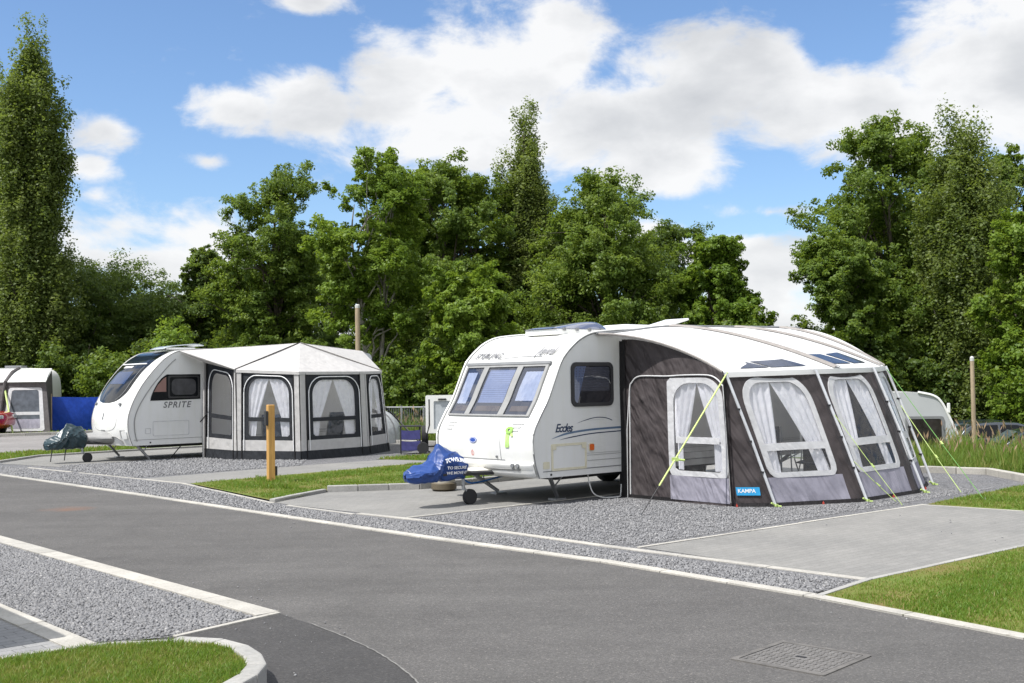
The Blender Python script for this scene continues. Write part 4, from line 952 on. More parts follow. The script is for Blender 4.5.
def wall_panel(root, f, cloth, win=None, skirt=None, frame_mat=None, org=(0, 0, 0), outline=None, name='wall_panel', fw=.07, fh=.05, trans=.42, curtains=True, gap=.5, tie=.55, skmat=None, pane=None, tr_h=.055, side=0):
    outline = outline or [(0, 0), (1, 0), (1, 1), (0, 1)]
    if win is None:
        us = np.linspace(0, 1, 13); MB().grid(lambda u, v: f(u, v, 0), us, np.linspace(0, 1, 13)).build(name, cloth, root, smooth=True, org=org); return
    u0, u1, v0, v1, r = win
    fo = rrect(u0, u1, v0, v1, r if isinstance(r, tuple) else (r, r, r * .4, r * .4), 8, ru=1.0 if isinstance(r, tuple) else None) if True else None
    iu0, iu1, iv0, iv1 = u0 + fw, u1 - fw, v0 + fh, v1 - fh
    rr = r[0] if isinstance(r, tuple) else r
    fi = rrect(iu0, iu1, iv0, iv1, (rr * .85, rr * .85, .02, .02), 8, ru=1.0)
    Lo, Lf, Li = loops_for(outline, fo, fi)
    MB().ring(f, Lo, Lf, None, 0.0, 4).build(name, cloth, root, smooth=True, org=org)
    wn = MB().ring(f, Lf, Li, -.006, 0.012, 2).build('window', frame_mat, root, smooth=True, org=org)
    MB().grid(lambda u, v: f(u, v, .010), np.linspace(iu0 - .005, iu1 + .005, 8), np.linspace(trans - tr_h / 2, trans + tr_h / 2, 3)).build('transom', frame_mat, wn, org=org)
    c = (sum(p[0] for p in Li) / len(Li), sum(p[1] for p in Li) / len(Li)); n = len(Li)
    mb = MB(); mb.add([f(*p, .002) for p in Li] + [f(*[(a + b) / 2 for a, b in zip(p, c)], .002 ) for p in Li] + [f(*c, .002)], [(i, (i + 1) % n, (i + 1) % n + n, i + n) for i in range(n)] + [(i + n, (i + 1) % n + n, 2 * n) for i in range(n)])
    mb.build('pane', pane or m_pvc, wn, smooth=True, org=org)
    if curtains:
        curtain_pair(f, wn, iu0 - .01, iu1 + .01, iv1 + .01, trans - .02, m_sheer, org, tie=tie * 1.7, gap=gap, side=side)
        for s in (0, 1):
            ua, ub = (iu0 - .01, iu0 + .10) if s == 0 else (iu1 - .14, iu1 + .01)
            MB().grid(lambda u, v: f(u + (.03 if s == 0 else -.03) * (v - iv0) / .2, v, -.05 + .012 * math.sin(u * 90)), np.linspace(ua, ub, 14), np.linspace(iv0, trans, 4)).build('curtain', m_sheer, wn, smooth=True, org=org)
    if skirt:
        MB().grid(lambda u, v: f(u, v, .006 + .004 * math.sin(u * 9 + v * 30)), np.linspace(u0 - skirt[2], u1 + skirt[2], 12), np.linspace(skirt[0], skirt[1], 6)).build('skirt', skmat or m_skirt, root, smooth=True, org=org)
    return wn

def LW(a, b, z, o=O1): return Vector((*W1(a, b, o), z))
# --- brown awning on the nearer caravan (x along caravan, y = -b)
ORG = (4.0, -1.5, 0.0)
aw = thing('caravan_awning', 'large brown and white bowed awning attached to the side of the older caravan', 'awning', (*W1(4.0, 1.5), 0), PA, 'awnings on pitches')
E0, C1, T1, P1 = (1.68, -.03, 0), (1.70, -2.06, 0), (1.70, -1.95, 1.885), (2.03, -2.45, 0)
T2, P2, T3, P3 = (3.2, -2.43, 1.915), (3.38, -3.05, 0), (4.9, -2.36, 1.935), (5.03, -3.03, 0)
T4, P4, C4, E4 = (6.12, -1.86, 1.96), (6.28, -2.5, 0), (6.42, -2.0, 0), (6.44, -.03, 0)
T4b = (6.40, -1.75, 1.95)
def rail_z(x): return 2.46 + .15 * sstep(x, 1.1, 3.1) + .03 * sstep(x, 3.1, 6)
# end wall: vertical sheet under the roof curve, param u 0..1 over b 0..2.0, v by height
def endroof(b): return 2.45 - .56 * (max(b, 0) / 1.95) ** 1.75
def EW(u, v, off=0.0):
    b = .03 + u * 1.97; lean = .11 * u * (1 - v); return (1.69 - off + .012 * math.sin(u * 7 + v * 4) * math.sin(math.pi * v), -(b + lean), v * 1.90)
ro = [(0, 0), (1, 0), (1, .99)] + [(u, endroof(u * 1.97) / 1.90 - .012) for u in np.linspace(.95, 0, 12)]
def ewall():
    win = (.455, .97, .205, .955, None)
    fo = rrect(.455, .97, .205, .955, (.10, .03, .02, .02), 8, ru=1.0); fo = rrect(.455, .97, .205, .955, (.17, .04, .03, .03), 8, ru=1.0)
    fi = rrect(.51, .925, .245, .915, (.15, .15, .02, .02), 8, ru=1.0)
    Lo, Lf, Li = loops_for(ro, fo, fi)
    MB().ring(EW, Lo, Lf, None, 0.0, 5).build('end_wall', m_brown, aw, smooth=True, org=ORG)
    wn = MB().ring(EW, Lf, Li, -.006, .012, 2).build('window', m_framew, aw, smooth=True, org=ORG)
    MB().grid(lambda u, v: EW(u, v, .010), np.linspace(.525, .91, 6), np.linspace(.455, .505, 3)).build('transom', m_framew, wn, org=ORG)
    MB().grid(lambda u, v: EW(u, v, .003), np.linspace(.525, .91, 6), np.linspace(.25, .905, 8)).build('pane', m_pvc, wn, org=ORG)
    curtain_pair(EW, wn, .51, .925, .915, .47, m_sheer, ORG, tie=.9, gap=.52)
    for ua, ub in ((.52, .57), (.84, .92)): MB().grid(lambda u, v: EW(u, v, -.05 + .012 * math.sin(u * 90)), np.linspace(ua, ub, 10), np.linspace(.25, .47, 4)).build('curtain', m_sheer, wn, org=ORG)
    MB().grid(lambda u, v: EW(u, v, .008 + .004 * math.sin(u * 14)), np.linspace(.452, .972, 10), np.linspace(.02, .208, 5)).build('skirt', m_skirt, aw, smooth=True, org=ORG)
    zp = [EW(.455, .02, .02), EW(.455, .9, .02)] 
    arch = [EW(.07, .03, .014)] + [EW(u, v, .014) for u, v in ((.075, .5), (.085, .86), (.11, .925), (.16, .965), (.25, .975), (.45, .97), (.6, .975), (.8, .975), (.9, .96), (.97, .90), (.985, .8), (.985, .03))]
    MB().tube(smooth_poly(arch, 4), .011, 6).build('door_zip', m_txtp, aw, smooth=True, org=ORG)
    MB().tube([EW(.99, .02, .016), EW(.99, .97, .016)], .012, 6).build('corner_zip', m_hem, aw, org=ORG)
    MB().grid(lambda u, v: EW(u, v, .03), np.linspace(-.03, .045, 3), np.linspace(.0, 1.26, 12)).build('draught_strip', m_hem, aw, org=ORG)
    MB().tube([EW(.05, .0, .03), EW(.05, .55, .025), EW(.085, .86, .02)], .008, 6).build('door_zip', m_txtp, aw, smooth=True, org=ORG)
ewall()
f_corner = patch(C1, P1, T1, T1)
MB().add([C1, P1, T1, (1.86, -2.2, .9)], [(0, 1, 3), (1, 2, 3), (2, 0, 3)]).build('corner_panel', m_brown, aw, org=ORG)
def CP(u, v, off):                                          # lower corner panel plane, u along C1->P1
    a, b, c = Vector(C1), Vector(P1), Vector(T1); n = (b - a).cross(c - a).normalized(); n = n if n.y < 0 else -n
    return tuple(a + (b - a) * u + (c - a) * v + n * off)
bd = MB().slab(CP, [(.16, .085), (.80, .085), (.78, .145), (.14, .145)], .012, .02).build('badge', m_cyan, aw, org=ORG)
vs_, fs_ = text2d('KAMPA', .075, 0, 1.0)
nrm = math.dist(C1, P1)
MB().add([CP(.19 + x / nrm, .105 + y / 1.9, .023) for x, y in vs_], fs_).build('lettering', m_txtw, bd, org=ORG)
MB().slab(CP, [(.50, .006), (.62, .006), (.62, .018), (.50, .018)], .01, .014).build('care_tag', m_txtw, aw, org=ORG)
fronts = [patch(P1, P2, T2, T1, .05), patch(P2, P3, T3, T2, .05), patch(P3, P4, T4, T3, .04)]
for f, gp, w_ in ((fronts[0], .46, (.11, .87, .205, .95, .20)), (fronts[1], .50, (.11, .87, .205, .95, .18)), (fronts[2], .5, (.16, .86, .205, .95, .20))):
    wall_panel(aw, f, m_brown, w_, (.015, .21, .035), m_framew, ORG, fw=.06, fh=.038, trans=.43, gap=gp, tie=.55)
wall_panel(aw, patch(P4, C4, T4b, T4), m_brown, org=ORG, name='corner_panel')
wall_panel(aw, patch(C4, E4, (6.44, -.03, 2.5), T4b), m_brown, org=ORG, name='end_wall')
# hem around the foot
hp = [E0, C1, P1, P2, P3, P4, C4, E4]
mb = MB()
for a, b in zip(hp, hp[1:]):
    A_, B_ = Vector(a), Vector(b); mb.grid(lambda u, v: tuple(A_.lerp(B_, u) + Vector((0, -.012 - .03 * (1 - v), .055 * v + .004 * math.sin(u * 25)))), np.linspace(0, 1, 9), (0, 1))
mb.build('hem', m_hem, aw, org=ORG)
# roof: from the caravan rail down to the eaves
eave_x = [1.70, 3.2, 4.9, 6.12, 6.42]; eave_b = [1.95, 2.43, 2.36, 1.86, 1.72]; eave_z = [1.885, 1.915, 1.935, 1.96, 1.95]
EX = smooth_poly([(x, -b, z) for x, b, z in zip(eave_x, eave_b, eave_z)], 8)
def eave(s):
    i = min(int(s * (len(EX) - 1)), len(EX) - 2); return EX[i].lerp(EX[i + 1], s * (len(EX) - 1) - i)
def RF(s, t, off=0.0):
    e = eave(s); x0 = 1.16 + s * 5.26; zr = rail_z(x0 + .1) + .03
    fr = max(0, 1 - s / .10)                                   # leading edge sweeps forward to the rail
    x = x0 * (1 - t) + e.x * t; x = x + fr * .30 * t * (1 - t) * 2
    beam = .035 * math.exp(-((s * 4 - round(s * 4)) * 6) ** 2) if 0 < round(s * 4) < 4 else 0
    z = zr + (e.z - zr) * t ** 1.7 + (-.02 * math.sin(math.pi * ((s * 4) % 1)) if s < .98 else 0) * math.sin(math.pi * t) + beam * math.sin(math.pi * t) * .6
    return (x, -.02 + (e.y + .02) * t, z + off)
roof = MB().grid(lambda s, t: RF(s, t), np.linspace(0, 1, 65), np.linspace(0, 1, 25)).build('roof', m_roofw, aw, smooth=True, org=ORG)
MB().grid(lambda s, k: tuple(np.add(RF(s, 1.0), (0, -.02 - .012 * k, -.075 * k))), np.linspace(0, 1, 50), (0, .5, 1)).build('valance', m_roofw, aw, smooth=True, org=ORG)
MB().grid(lambda s, k: tuple(np.add(RF(s, 1.0), (0, -.01, -.07 - .07 * k))), np.linspace(0, 1, 50), (0, 1)).build('eave_strip', m_brown, aw, smooth=True, org=ORG)
MB().tube([RF(0.0, t, .004) for t in np.linspace(0, 1, 16)], .018, 6).build('roof_edge', m_beam, aw, smooth=True, org=ORG)
MB().tube([(x, -.03, rail_z(x) + .045) for x in np.linspace(1.14, 6.42, 24)], .022, 6).build('rail_beading', m_greytrim, aw, smooth=True, org=ORG)
for s, w in ((.34, .014), (.66, .014), (.905, .012)):
    MB().grid(lambda k, t: RF(s + k * w - .02 * (1 - t), t, .03 * (1 - k * k) + .012), np.linspace(-1, 1, 7), np.linspace(.01, 1, 22)).build('roof_beam', m_beam, aw, smooth=True, org=ORG)
for (s0, s1, t0, t1) in ((.075, .135, .87, .965), (.155, .235, .87, .965), (.355, .425, .80, .945), (.455, .525, .80, .945)):
    k = .03
    loop = [(s0, t1), (s1 + k * .5, t1), (s1 - k * .4, t0), (s0 + (.045 if s0 < .1 else -.02), t0 + (.03 if s0 < .1 else 0))]
    c0, c1, c2, c3 = loop
    def q(u, v): return RF((c0[0] * (1 - u) + c1[0] * u) * (1 - v) + (c3[0] * (1 - u) + c2[0] * u) * v, (c0[1] * (1 - u) + c1[1] * u) * (1 - v) + (c3[1] * (1 - u) + c2[1] * u) * v, .012)
    MB().grid(q, np.linspace(0, 1, 8), np.linspace(0, 1, 8)).build('roof_window', m_roofpane, aw, org=ORG)
# storm poles down the front with lime feet
for T, P, k in ((T1, P1, 0), (T2, P2, 0), (T3, P3, 0), (T4, P4, 0)):
    a, b = Vector(T) + Vector((.0, -.05, .0)), Vector(P) + Vector((.02, -.10, .015))
    st = MB().tube([a, a.lerp(b, .5) + Vector((0, -.015, 0)), b], .021, 8).build('storm_strap', m_pole, aw, smooth=True, org=ORG)
    for t in (.28, .52, .75): MB().box(a.lerp(b, t), (.055, .05, .03)).build('buckle', m_black, st, org=ORG)
    mb = MB().tube([b, b + Vector((.05, -.06, -.005))], .016, 6).tube([b + Vector((-.07, .02, .05)), b + Vector((0, 0, .01))], .014, 6).box(b + Vector((.0, -.01, .015)), (.05, .04, .03))
    mb.build('strap_foot', m_lime, st, org=ORG)
MB().add([(1.70, -.03, 0.004), C1[:2] + (.004,), P1[:2] + (.004,), P2[:2] + (.004,), P3[:2] + (.004,), P4[:2] + (.004,), C4[:2] + (.004,), E4[:2] + (.004,)], [tuple(range(8))]).build('groundsheet', plain('grey_groundsheet', (.10, .10, .11), .8), aw, org=(4.0, -1.5, -.012))

# furniture inside it, seen through the windows
m_chair = fabric('dark_chair_cloth', (.035, .035, .045), .4); m_chair2 = fabric('grey_blue_chair_cloth', (.10, .125, .17), .4)
def camp_chair(label, loc, rz, cl, group):
    t = thing('camp_chair', label, 'chair', loc, rz, group)
    MB().grid(lambda u, v: (u, v, .42 - .03 * math.cos(u * 5)), np.linspace(-.25, .25, 7), np.linspace(-.22, .24, 5)).build('seat', cl, t, smooth=True, solid=.02)
    MB().grid(lambda u, v: (u, .24 + (v - .42) * .25 + .03 * math.cos(u * 5), v), np.linspace(-.25, .25, 7), np.linspace(.46, 1.05, 7)).build('backrest', cl, t, smooth=True, solid=.02)
    for s in (-1, 1):
        MB().tube([(s * .27, -.24, 0), (s * .27, .24, .44), (s * .27, .40, 1.06)], .012, 6).tube([(s * .27, .30, 0), (s * .27, -.22, .44), (s * .27, -.24, .62), (s * .27, .26, .64)], .012, 6).build('side_frame', m_metal, t)
    return t
g = 'camp chairs inside the awnings'
camp_chair('dark camp chair behind the middle front window of the brown awning', (*W1(3.15, 1.55), .02), PA + 2.2, m_chair, g)
camp_chair('dark camp chair behind the rightmost tall front window of the brown awning', (*W1(4.75, 1.4), .02), PA - 1.2, m_chair, g)
t = thing('camp_table', 'folding camp table with a red cloth inside the brown awning', 'table', (*W1(3.85, 1.0), .02), PA)
MB().box((0, 0, .70), (1.0, .65, .03)).build('table_top', m_framew, t, bevel=.01)
MB().grid(lambda u, v: (u, v, .722 + .006 * math.sin(u * 20 + v * 13)), np.linspace(-.42, .42, 9), np.linspace(-.28, .28, 7)).build('cloth', m_red, t)
for x in (-.45, .45):
    for y in (-.28, .28): MB().tube([(x * .9, y, .69), (x, y, 0)], .012, 6).build('leg', m_metal, t)
o = MB().lathe([(.02, 0), (.14, .01), (.17, .10), (.15, .22), (.05, .26)], (*W1(3.75, 1.0), .745), n=18).build('red_bag', m_red, smooth=True); tag(o, 'red bag standing on the camp table inside the brown awning', 'bag')

# --- guy ropes of the brown awning
def guy(label, top, foot, mat, r=.008, tail=None, tens=.6, group='guy ropes of the brown awning', wide=False):
    top, foot = Vector(top), Vector(foot); t = thing('guy_rope', label, 'guy rope', (foot.x, foot.y, 0), 0, group); o = (foot.x, foot.y, 0)
    mid = top.lerp(foot, .5) - Vector((0, 0, .012))
    MB().tube([top, mid, foot], r, 6).build('rope', mat, t, smooth=True, org=o)
    d = (foot - top).normalized(); c = top.lerp(foot, tens)
    MB().box(c, (.028, .014, .07), rot=d.to_track_quat('Z', 'Y').to_matrix()).tube([c, c + Vector((.035, 0, -.02))], .006, 5).build('tensioner', m_lime, t, org=o)
    MB().tube([foot + Vector((0, 0, .045)), foot + Vector((0, 0, -.06))], .009, 6).tube([foot + Vector((0, 0, .045)), foot + d * .03 + Vector((0, 0, .02))], .007, 5).build('peg', m_metal, t, org=o)
tA = LW(1.72, 2.02, 1.88)
fA = G(641, 516); mA = Vector((*fA, .0)); br = tA.lerp(mA, .80)
t = thing('guy_rope', 'broad lime strap from the near top corner of the brown awning down to the gravel', 'guy rope', (*fA, 0), 0, 'guy ropes of the brown awning')
o_ = (*fA, 0)
MB().tube([tA, br], .012, 6).build('strap', plain('pale_lime_webbing', (.55, .68, .22), .6), t, org=o_)
MB().tube([br, mA + Vector((0, 0, .01))], .007, 6).build('cord', m_black, t, org=o_)
c_ = tA.lerp(mA, .62); MB().box(c_, (.09, .03, .05)).tube([c_, c_ + Vector((.13, 0, -.015))], .016, 6).build('tensioner', m_lime, t, org=o_)
MB().tube([mA + Vector((0, 0, .04)), mA + Vector((0, 0, -.05))], .009, 6).build('peg', m_metal, t, org=o_)
guy('lime guy rope from high on the second storm strap of the brown awning', LW(3.26, 2.66, 1.35), (*G(903, 506), 0), m_lime, .0045)
guy('lime guy rope starting lowest between the tall front windows of the brown awning', LW(3.4, 2.9, .62), (*G(897, 502.5), 0), m_lime, .0045)
guy('lime guy rope from the far top corner of the brown awning to the grass triangle', LW(6.15, 2.15, 1.3), (*G(962, 493.5), 0), m_lime, .0055)
guy('dark green guy rope high on the far corner of the brown awning against the trees', LW(6.12, 1.92, 1.92), (*G(985, 501), 0), m_limedk, .0055)
for a, b_, k in ((C1, P1, .05), (P1, P2, .55), (P2, P3, .5), (P3, P4, .45)):
    p = Vector(a).lerp(Vector(b_), k); q = LW(p.x, -p.y + .06, 0)
    o = MB().box((0, 0, .015), (.02, .035, .03)).tube([(0, 0, .045), (0, .03, -.06)], .006, 6).build('hem_peg', m_red, loc=q); o['group'] = 'red pegs along the hem of the brown awning'
    tag(o, 'small red peg pinning the hem of the brown awning', 'peg')

# --- off-white awning on the farther caravan
ORG2 = (4.0, -1.3, 0)
a2 = thing('caravan_awning', 'off-white and black faceted awning with a pointed roof beside the newer caravan', 'awning', (*W1(4.0, 1.3, O2), 0), PA, 'awnings on pitches')
S0, S1_, S2_, S3, S4, S5 = (1.82, -.03, 0), (2.03, -1.34, 0), (2.92, -2.80, 0), (5.02, -2.47, 0), (6.32, -1.58, 0), (6.6, -.03, 0)
e0, e1, e2, e3, e4, e5 = (1.86, -.03, 2.36), (2.06, -1.32, 2.14), (2.93, -2.72, 2.06), (4.98, -2.40, 2.06), (6.14, -1.45, 2.08), (6.5, -.03, 2.4)
pk = (3.78, -1.35, 2.83)
def hexpanel(f, win, gap=.5, curtains=True, trans=.46, lay=True):
    u0, u1 = win
    wall_panel(a2, f, m_charcoal, (u0, u1, .225, .965, .2), None, m_charcoal, ORG2, fw=.085, fh=.045, trans=trans, curtains=curtains, gap=gap, tie=.5, tr_h=.045)
    L = rrect(u0 + .022, u1 - .022, .10, .955, (.2, .2, .01, .01), 8, ru=1.0)
    MB().tube([f(u, v, .032) for u, v in [L[-1]] + L[:19]], .012, 6, cap=False).build('piping', m_txtw, a2, org=ORG2)
    MB().grid(lambda u, v: f(u, v, .012), np.linspace(.0, 1, 8), np.linspace(.105, .225, 3)).build('white_band', m_offwhite, a2, smooth=True, org=ORG2)
    MB().grid(lambda u, v: f(u, v, .016 + .01 * (1 - v / .105)), np.linspace(0, 1, 8), np.linspace(0, .105, 3)).build('skirt', m_charcoal, a2, smooth=True, org=ORG2)
for f, w_, c_ in ((patch(S0, S1_, e1, e0), (.14, .93), False), (patch(S1_, S2_, e2, e1), (.10, .92), True), (patch(S2_, S3, e3, e2), (.10, .92), True), (patch(S3, S4, e4, e3), (.16, .90), True), (patch(S4, S5, e5, e4), (.1, .9), False)):
    hexpanel(f, w_, curtains=c_)
# white pillars at the corners
def pillar(fa, u0, u1):
    MB().grid(lambda u, v: fa(u, v, .022), np.linspace(u0, u1, 3), np.linspace(.105, 1, 10)).build('pillar', m_offwhite, a2, smooth=True, org=ORG2)
    MB().tube([fa(u1 if u0 <= .01 else u0, v, .026) for v in np.linspace(.02, 1, 8)], .014, 6).build('pillar_zip', m_hem, a2, org=ORG2)
pf = [patch(S0, S1_, e1, e0), patch(S1_, S2_, e2, e1), patch(S2_, S3, e3, e2), patch(S3, S4, e4, e3)]
for f in pf: pillar(f, 0, .085); pillar(f, .915, 1.0)
# roof facets with sagging eaves
def facet(a, b, c, sag=.03, nm='roof'):
    A_, B_, C_ = Vector(a), Vector(b), Vector(c); n = 10; mb = MB(); idx = {}
    for i in range(n + 1):
        for j in range(n + 1 - i):
            u, v = i / n, j / n; p = A_ * (1 - u - v) + B_ * u + C_ * v
            p.z -= sag * math.sin(math.pi * min(1, u + v)) * 1.0 * (1 - abs(u - v))
            idx[i, j] = len(mb.v); mb.v.append(tuple(p))
    for i in range(n):
        for j in range(n - i):
            mb.f.append((idx[i, j], idx[i + 1, j], idx[i, j + 1]))
            if i + j < n - 1: mb.f.append((idx[i + 1, j], idx[i + 1, j + 1], idx[i, j + 1]))
    mb.build(nm, m_offwhite, a2, smooth=True, org=ORG2)
def out(e, d=.05, dz=.03):
    v = Vector(e) - Vector((pk[0], pk[1], e[2])); v.normalize(); return tuple(Vector(e) + v * d + Vector((0, 0, dz)))
r0, r1 = (1.20, -.02, 2.655), (6.55, -.02, 2.68)
E1, E2, E3, E4_ = out(e1), out(e2), out(e3), out(e4)
E5 = (6.55, -.03, 2.42)
facet(pk, E1, E2); facet(pk, E2, E3); facet(pk, E3, E4_); facet(pk, r0, E1, .02, 'canopy'); facet(pk, r1, r0, .0, 'canopy'); facet(pk, E4_, r1, .02, 'canopy')
for a, b in ((E1, E2), (E2, E3), (E3, E4_)):
    A_, B_ = Vector(a), Vector(b); MB().grid(lambda u, v: tuple(A_.lerp(B_, u) - Vector((0, 0, v * .07))), np.linspace(0, 1, 6), (0, 1)).build('valance', m_offwhite, a2, org=ORG2)
MB().tube([Vector(pk) + Vector((0, 0, .01)), Vector(E1) + Vector((0, 0, .012)), Vector(S1_) + Vector((0, -.03, .02))], .013, 6).build('ridge_piping', m_hem, a2, org=ORG2)
MB().tube([Vector(pk) + Vector((0, 0, .01)), Vector(E4_) + Vector((0, 0, .012))], .014, 6).build('ridge_piping', m_beam, a2, org=ORG2)
MB().grid(lambda u, v: tuple(Vector((1.78, -.03 - u * .10, .02)).lerp(Vector((1.80, -.03 - u * .10, 2.38)), v)), (0, 1), np.linspace(0, 1, 6)).build('wall_seal', m_offwhite, a2, org=ORG2)
facet(e0, e1, (1.22, -.03, 2.62), .0, 'side_gusset')
MB().add([(1.86, -.03, .016), S1_[:2] + (.016,), S2_[:2] + (.016,), S3[:2] + (.016,), S4[:2] + (.016,), S5[:2] + (.016,)], [tuple(range(6))]).build('groundsheet', MATS['grey_groundsheet'], a2, org=ORG2)
camp_chair('grey blue camp chair behind the left front window of the off-white awning', (*W1(3.0, 1.5, O2), .02), PA + 2.4, m_chair2, g)
camp_chair('grey blue camp chair low behind the right front window of the off-white awning', (*W1(4.6, 1.3, O2), .02), PA + 3.3, m_chair2, g)
guy('dark storm cord from the newer caravan wall down to the ground by its steady leg', LW(1.84, .25, 1.15, O2), (*G(171, 457.5), 0), m_black, .014, group='storm cords of the off-white awning')
guy('dark storm cord sloping from the off-white awning down to the folding trolley', LW(6.2, 1.6, 1.15, O2), AT(430, 447, 28.9)[:2] + (0.0,), m_black, .022, group='storm cords of the off-white awning')

# ------------------------------------------------------------------ marker post
p = G(271, 485)
t = thing('marker_post', 'square varnished timber post with two small dark boxes standing on the grass verge', 'post', (p[0], p[1], .02), R(30))
MB().box((0, 0, .70), (.125, .125, 1.44)).build('timber', m_post, t, bevel=.012)
MB().box((-.085, -.02, 1.18), (.05, .10, .26)).build('upper_box', m_black, t, bevel=.01)
MB().box((.085, .0, .23), (.05, .09, .17)).build('lower_box', m_rubber, t, bevel=.01)

# ------------------------------------------------------------------ folding trolley, box trailer, dome tent, fence behind the pitches
q = G(413, 454)
t = thing('camp_trolley', 'dark folding camp trolley with two purple blue shelves and a wheel', 'trolley', (q[0], q[1], 0.012), R(8))
m_purp = fabric('purple_blue_cloth', (.055, .055, .17), .5)
for x in (-.30, .18):
    for y in (-.18, .18): MB().tube([(x, y, 0), (x, y, .68)], .014, 6).build('upright', m_black, t)
for z in (.20, .47):
    MB().grid(lambda u, v: (u, -.19, z + v - .02 * math.sin((u + .3) / .48 * math.pi)), np.linspace(-.30, .18, 9), np.linspace(-.10, .13, 4)).grid(lambda u, v: (u, v, z - .1), np.linspace(-.30, .18, 3), np.linspace(-.19, .18, 3)).build('shelf', m_purp, t, solid=.01)
MB().box((-.06, 0, .69), (.54, .42, .03)).build('tray', m_rubber, t)
for y in (-.2, .2): wheel(t, .24, y, .145, .06)
MB().tube([(.27, 0, .15), (.42, 0, .70), (.42, 0, 1.35)], .022, 6).build('handle', m_rubber, t)
q = AT(425, 452, 30.2)
t = thing('box_trailer', 'white box trailer half hidden behind the nose of the older caravan', 'trailer', (q[0] + 1.0, 30.6, .0), R(4))
MB().box((0, .9, .92), (2.0, 1.8, 1.0)).build('body', m_white, t, bevel=.03)
MB().ring(lambda u, v, o: (u, -o, v), rrect(-1.0, 1.0, .42, 1.42, .05), rrect(-.78, .78, .52, 1.28, .03), -.005, .05).build('door_frame', m_white, t)
MB().slab(lambda u, v, o: (u, -o, v), rrect(-.79, .79, .51, 1.29, .03), 0.0, .02).build('rear_door', plain('pale_grey_panel', (.42, .45, .47), .4), t)
MB().box((-.55, -.06, 1.33), (.22, .05, .04)).build('door_catch', m_black, t)
for x in (-1.03, 1.03): MB().lathe([(.16, -.09), (.29, -.09), (.30, 0), (.29, .09), (.16, .09)], (x, .9, .30), 'x', 20).build('wheel', m_tyre, t, smooth=True)
q = AT(385, 420, 34.0)
t = thing('dome_tent', 'small pale grey dome tent behind the off-white awning', 'tent', (q[0] - .7, 34.0, 0), R(15))
MB().grid(lambda u, v: (1.25 * math.cos(u) * math.cos(v), 1.1 * math.sin(u) * math.cos(v), 1.12 * math.sin(v) ** .8 if v > 0 else 0), np.linspace(0, 2 * math.pi, 25), np.linspace(0, math.pi / 2, 9)).build('canopy', fabric('pale_grey_tent_cloth', (.42, .44, .45), .4, .2), t, smooth=True)
for a in (.8, 2.4): MB().tube([(1.27 * math.cos(a) * math.cos(v), 1.12 * math.sin(a) * math.cos(v), 1.14 * abs(math.sin(v)) ** .8) for v in np.linspace(0, math.pi, 15)], .015, 5).build('tent_pole', m_greytrim, t)
fa, fb = Vector((*AT(380, 430, 36.5)[:2], 0)), Vector((*AT(470, 430, 35.0)[:2], 0))
t = thing('wire_fence', 'low grey metal rail fence with wire mesh at the back of the long grass', 'fence', fa, math.atan2(fb.y - fa.y, fb.x - fa.x)); L_ = (fb - fa).length
for k in range(5): MB().tube([(L_ * k / 4, 0, 0), (L_ * k / 4, 0, 1.05)], .03, 6).build('post', m_metal, t)
for z in (.15, 1.0): MB().tube([(0, 0, z), (L_, 0, z)], .022, 6).build('rail', m_metal, t)
mb = MB()
for k in range(40): mb.tube([(L_ * k / 40, 0, .15), (L_ * (k + .5) / 40, 0, 1.0)], .004, 3, cap=False).tube([(L_ * (k + 1) / 40, 0, .15), (L_ * (k + .5) / 40, 0, 1.0)], .004, 3, cap=False)
mb.build('wire_mesh', m_metal, t)

# ------------------------------------------------------------------ far left: grey porch awning, caravan, windbreak, red car
c0 = Vector((-19.62, 46.75)); ang3 = R(-10)
t = thing('caravan', 'white caravan with rounded end behind the grey porch awning on the left edge', 'caravan', (c0.x, c0.y, 0), R(2), 'caravans on pitches')
fr3 = [(.12, .40), (.16, 1.2), (.14, 1.9), (.05, 2.30), (-.20, 2.55), (-.60, 2.62)]
prof3 = [(p.x, p.z) for p in smooth_poly([(a, 0, z) for a, z in fr3], 5)] + [(-6.0, 2.62), (-6.4, 2.3), (-6.3, .4)]
mb = MB(); n = len(prof3); mb.add([(a, 0, z) for a, z in prof3] + [(a, 2.2, z) for a, z in prof3], [tuple(range(n)), tuple(range(n, 2 * n))[::-1]] + [(i, (i + 1) % n, (i + 1) % n + n, i + n) for i in range(n)])
mb.build('body', m_alu, t, smooth=True)
MB().slab(Shell.S, [(-.75, 1.52), (-.20, 1.55), (-.20, 1.61), (-.75, 1.58)], 0, .008).build('side_stripe', plain('teal_decal', (.02, .16, .26), .4), t)
MB().slab(Shell.S, rrect(-2.2, -1.2, 1.3, 1.95, .1), 0, .012).build('side_window', m_blackglass, t)
for x in (-2.9, -3.2): MB().lathe([(.18, -.09), (.31, -.09), (.31, .09), (.18, .09)], (x, .15, .31), 'y', 20).build('wheel', m_tyre, t)
MB().box((-1.3, 1.0, 2.68), (.7, .6, .10)).build('roof_vent', m_greytrim, t, bevel=.02)
aw3 = thing('porch_awning', 'grey porch awning with white roof and one big window beside the red car', 'awning', (-20.5, 44.6, 0), 0, 'awnings on pitches')
o3 = (-20.5, 44.6, 0)
def A3(x, y, z): return (x, y, z)
L0, L1 = (-22.9, 43.9, 0), (-18.25, 43.9, 0); ce = -20.35
fpan = [patch((-23.6, 44.0, 0), (-20.0, 43.75, 0), (-19.9, 44.3, 2.0), (-23.4, 44.5, 2.0)), patch((-20.0, 43.75, 0), (-17.95, 43.9, 0), (-18.35, 44.45, 2.0), (-19.9, 44.3, 2.0))]
m_g3 = fabric('grey_porch_cloth', (.095, .088, .088), .6, .05)
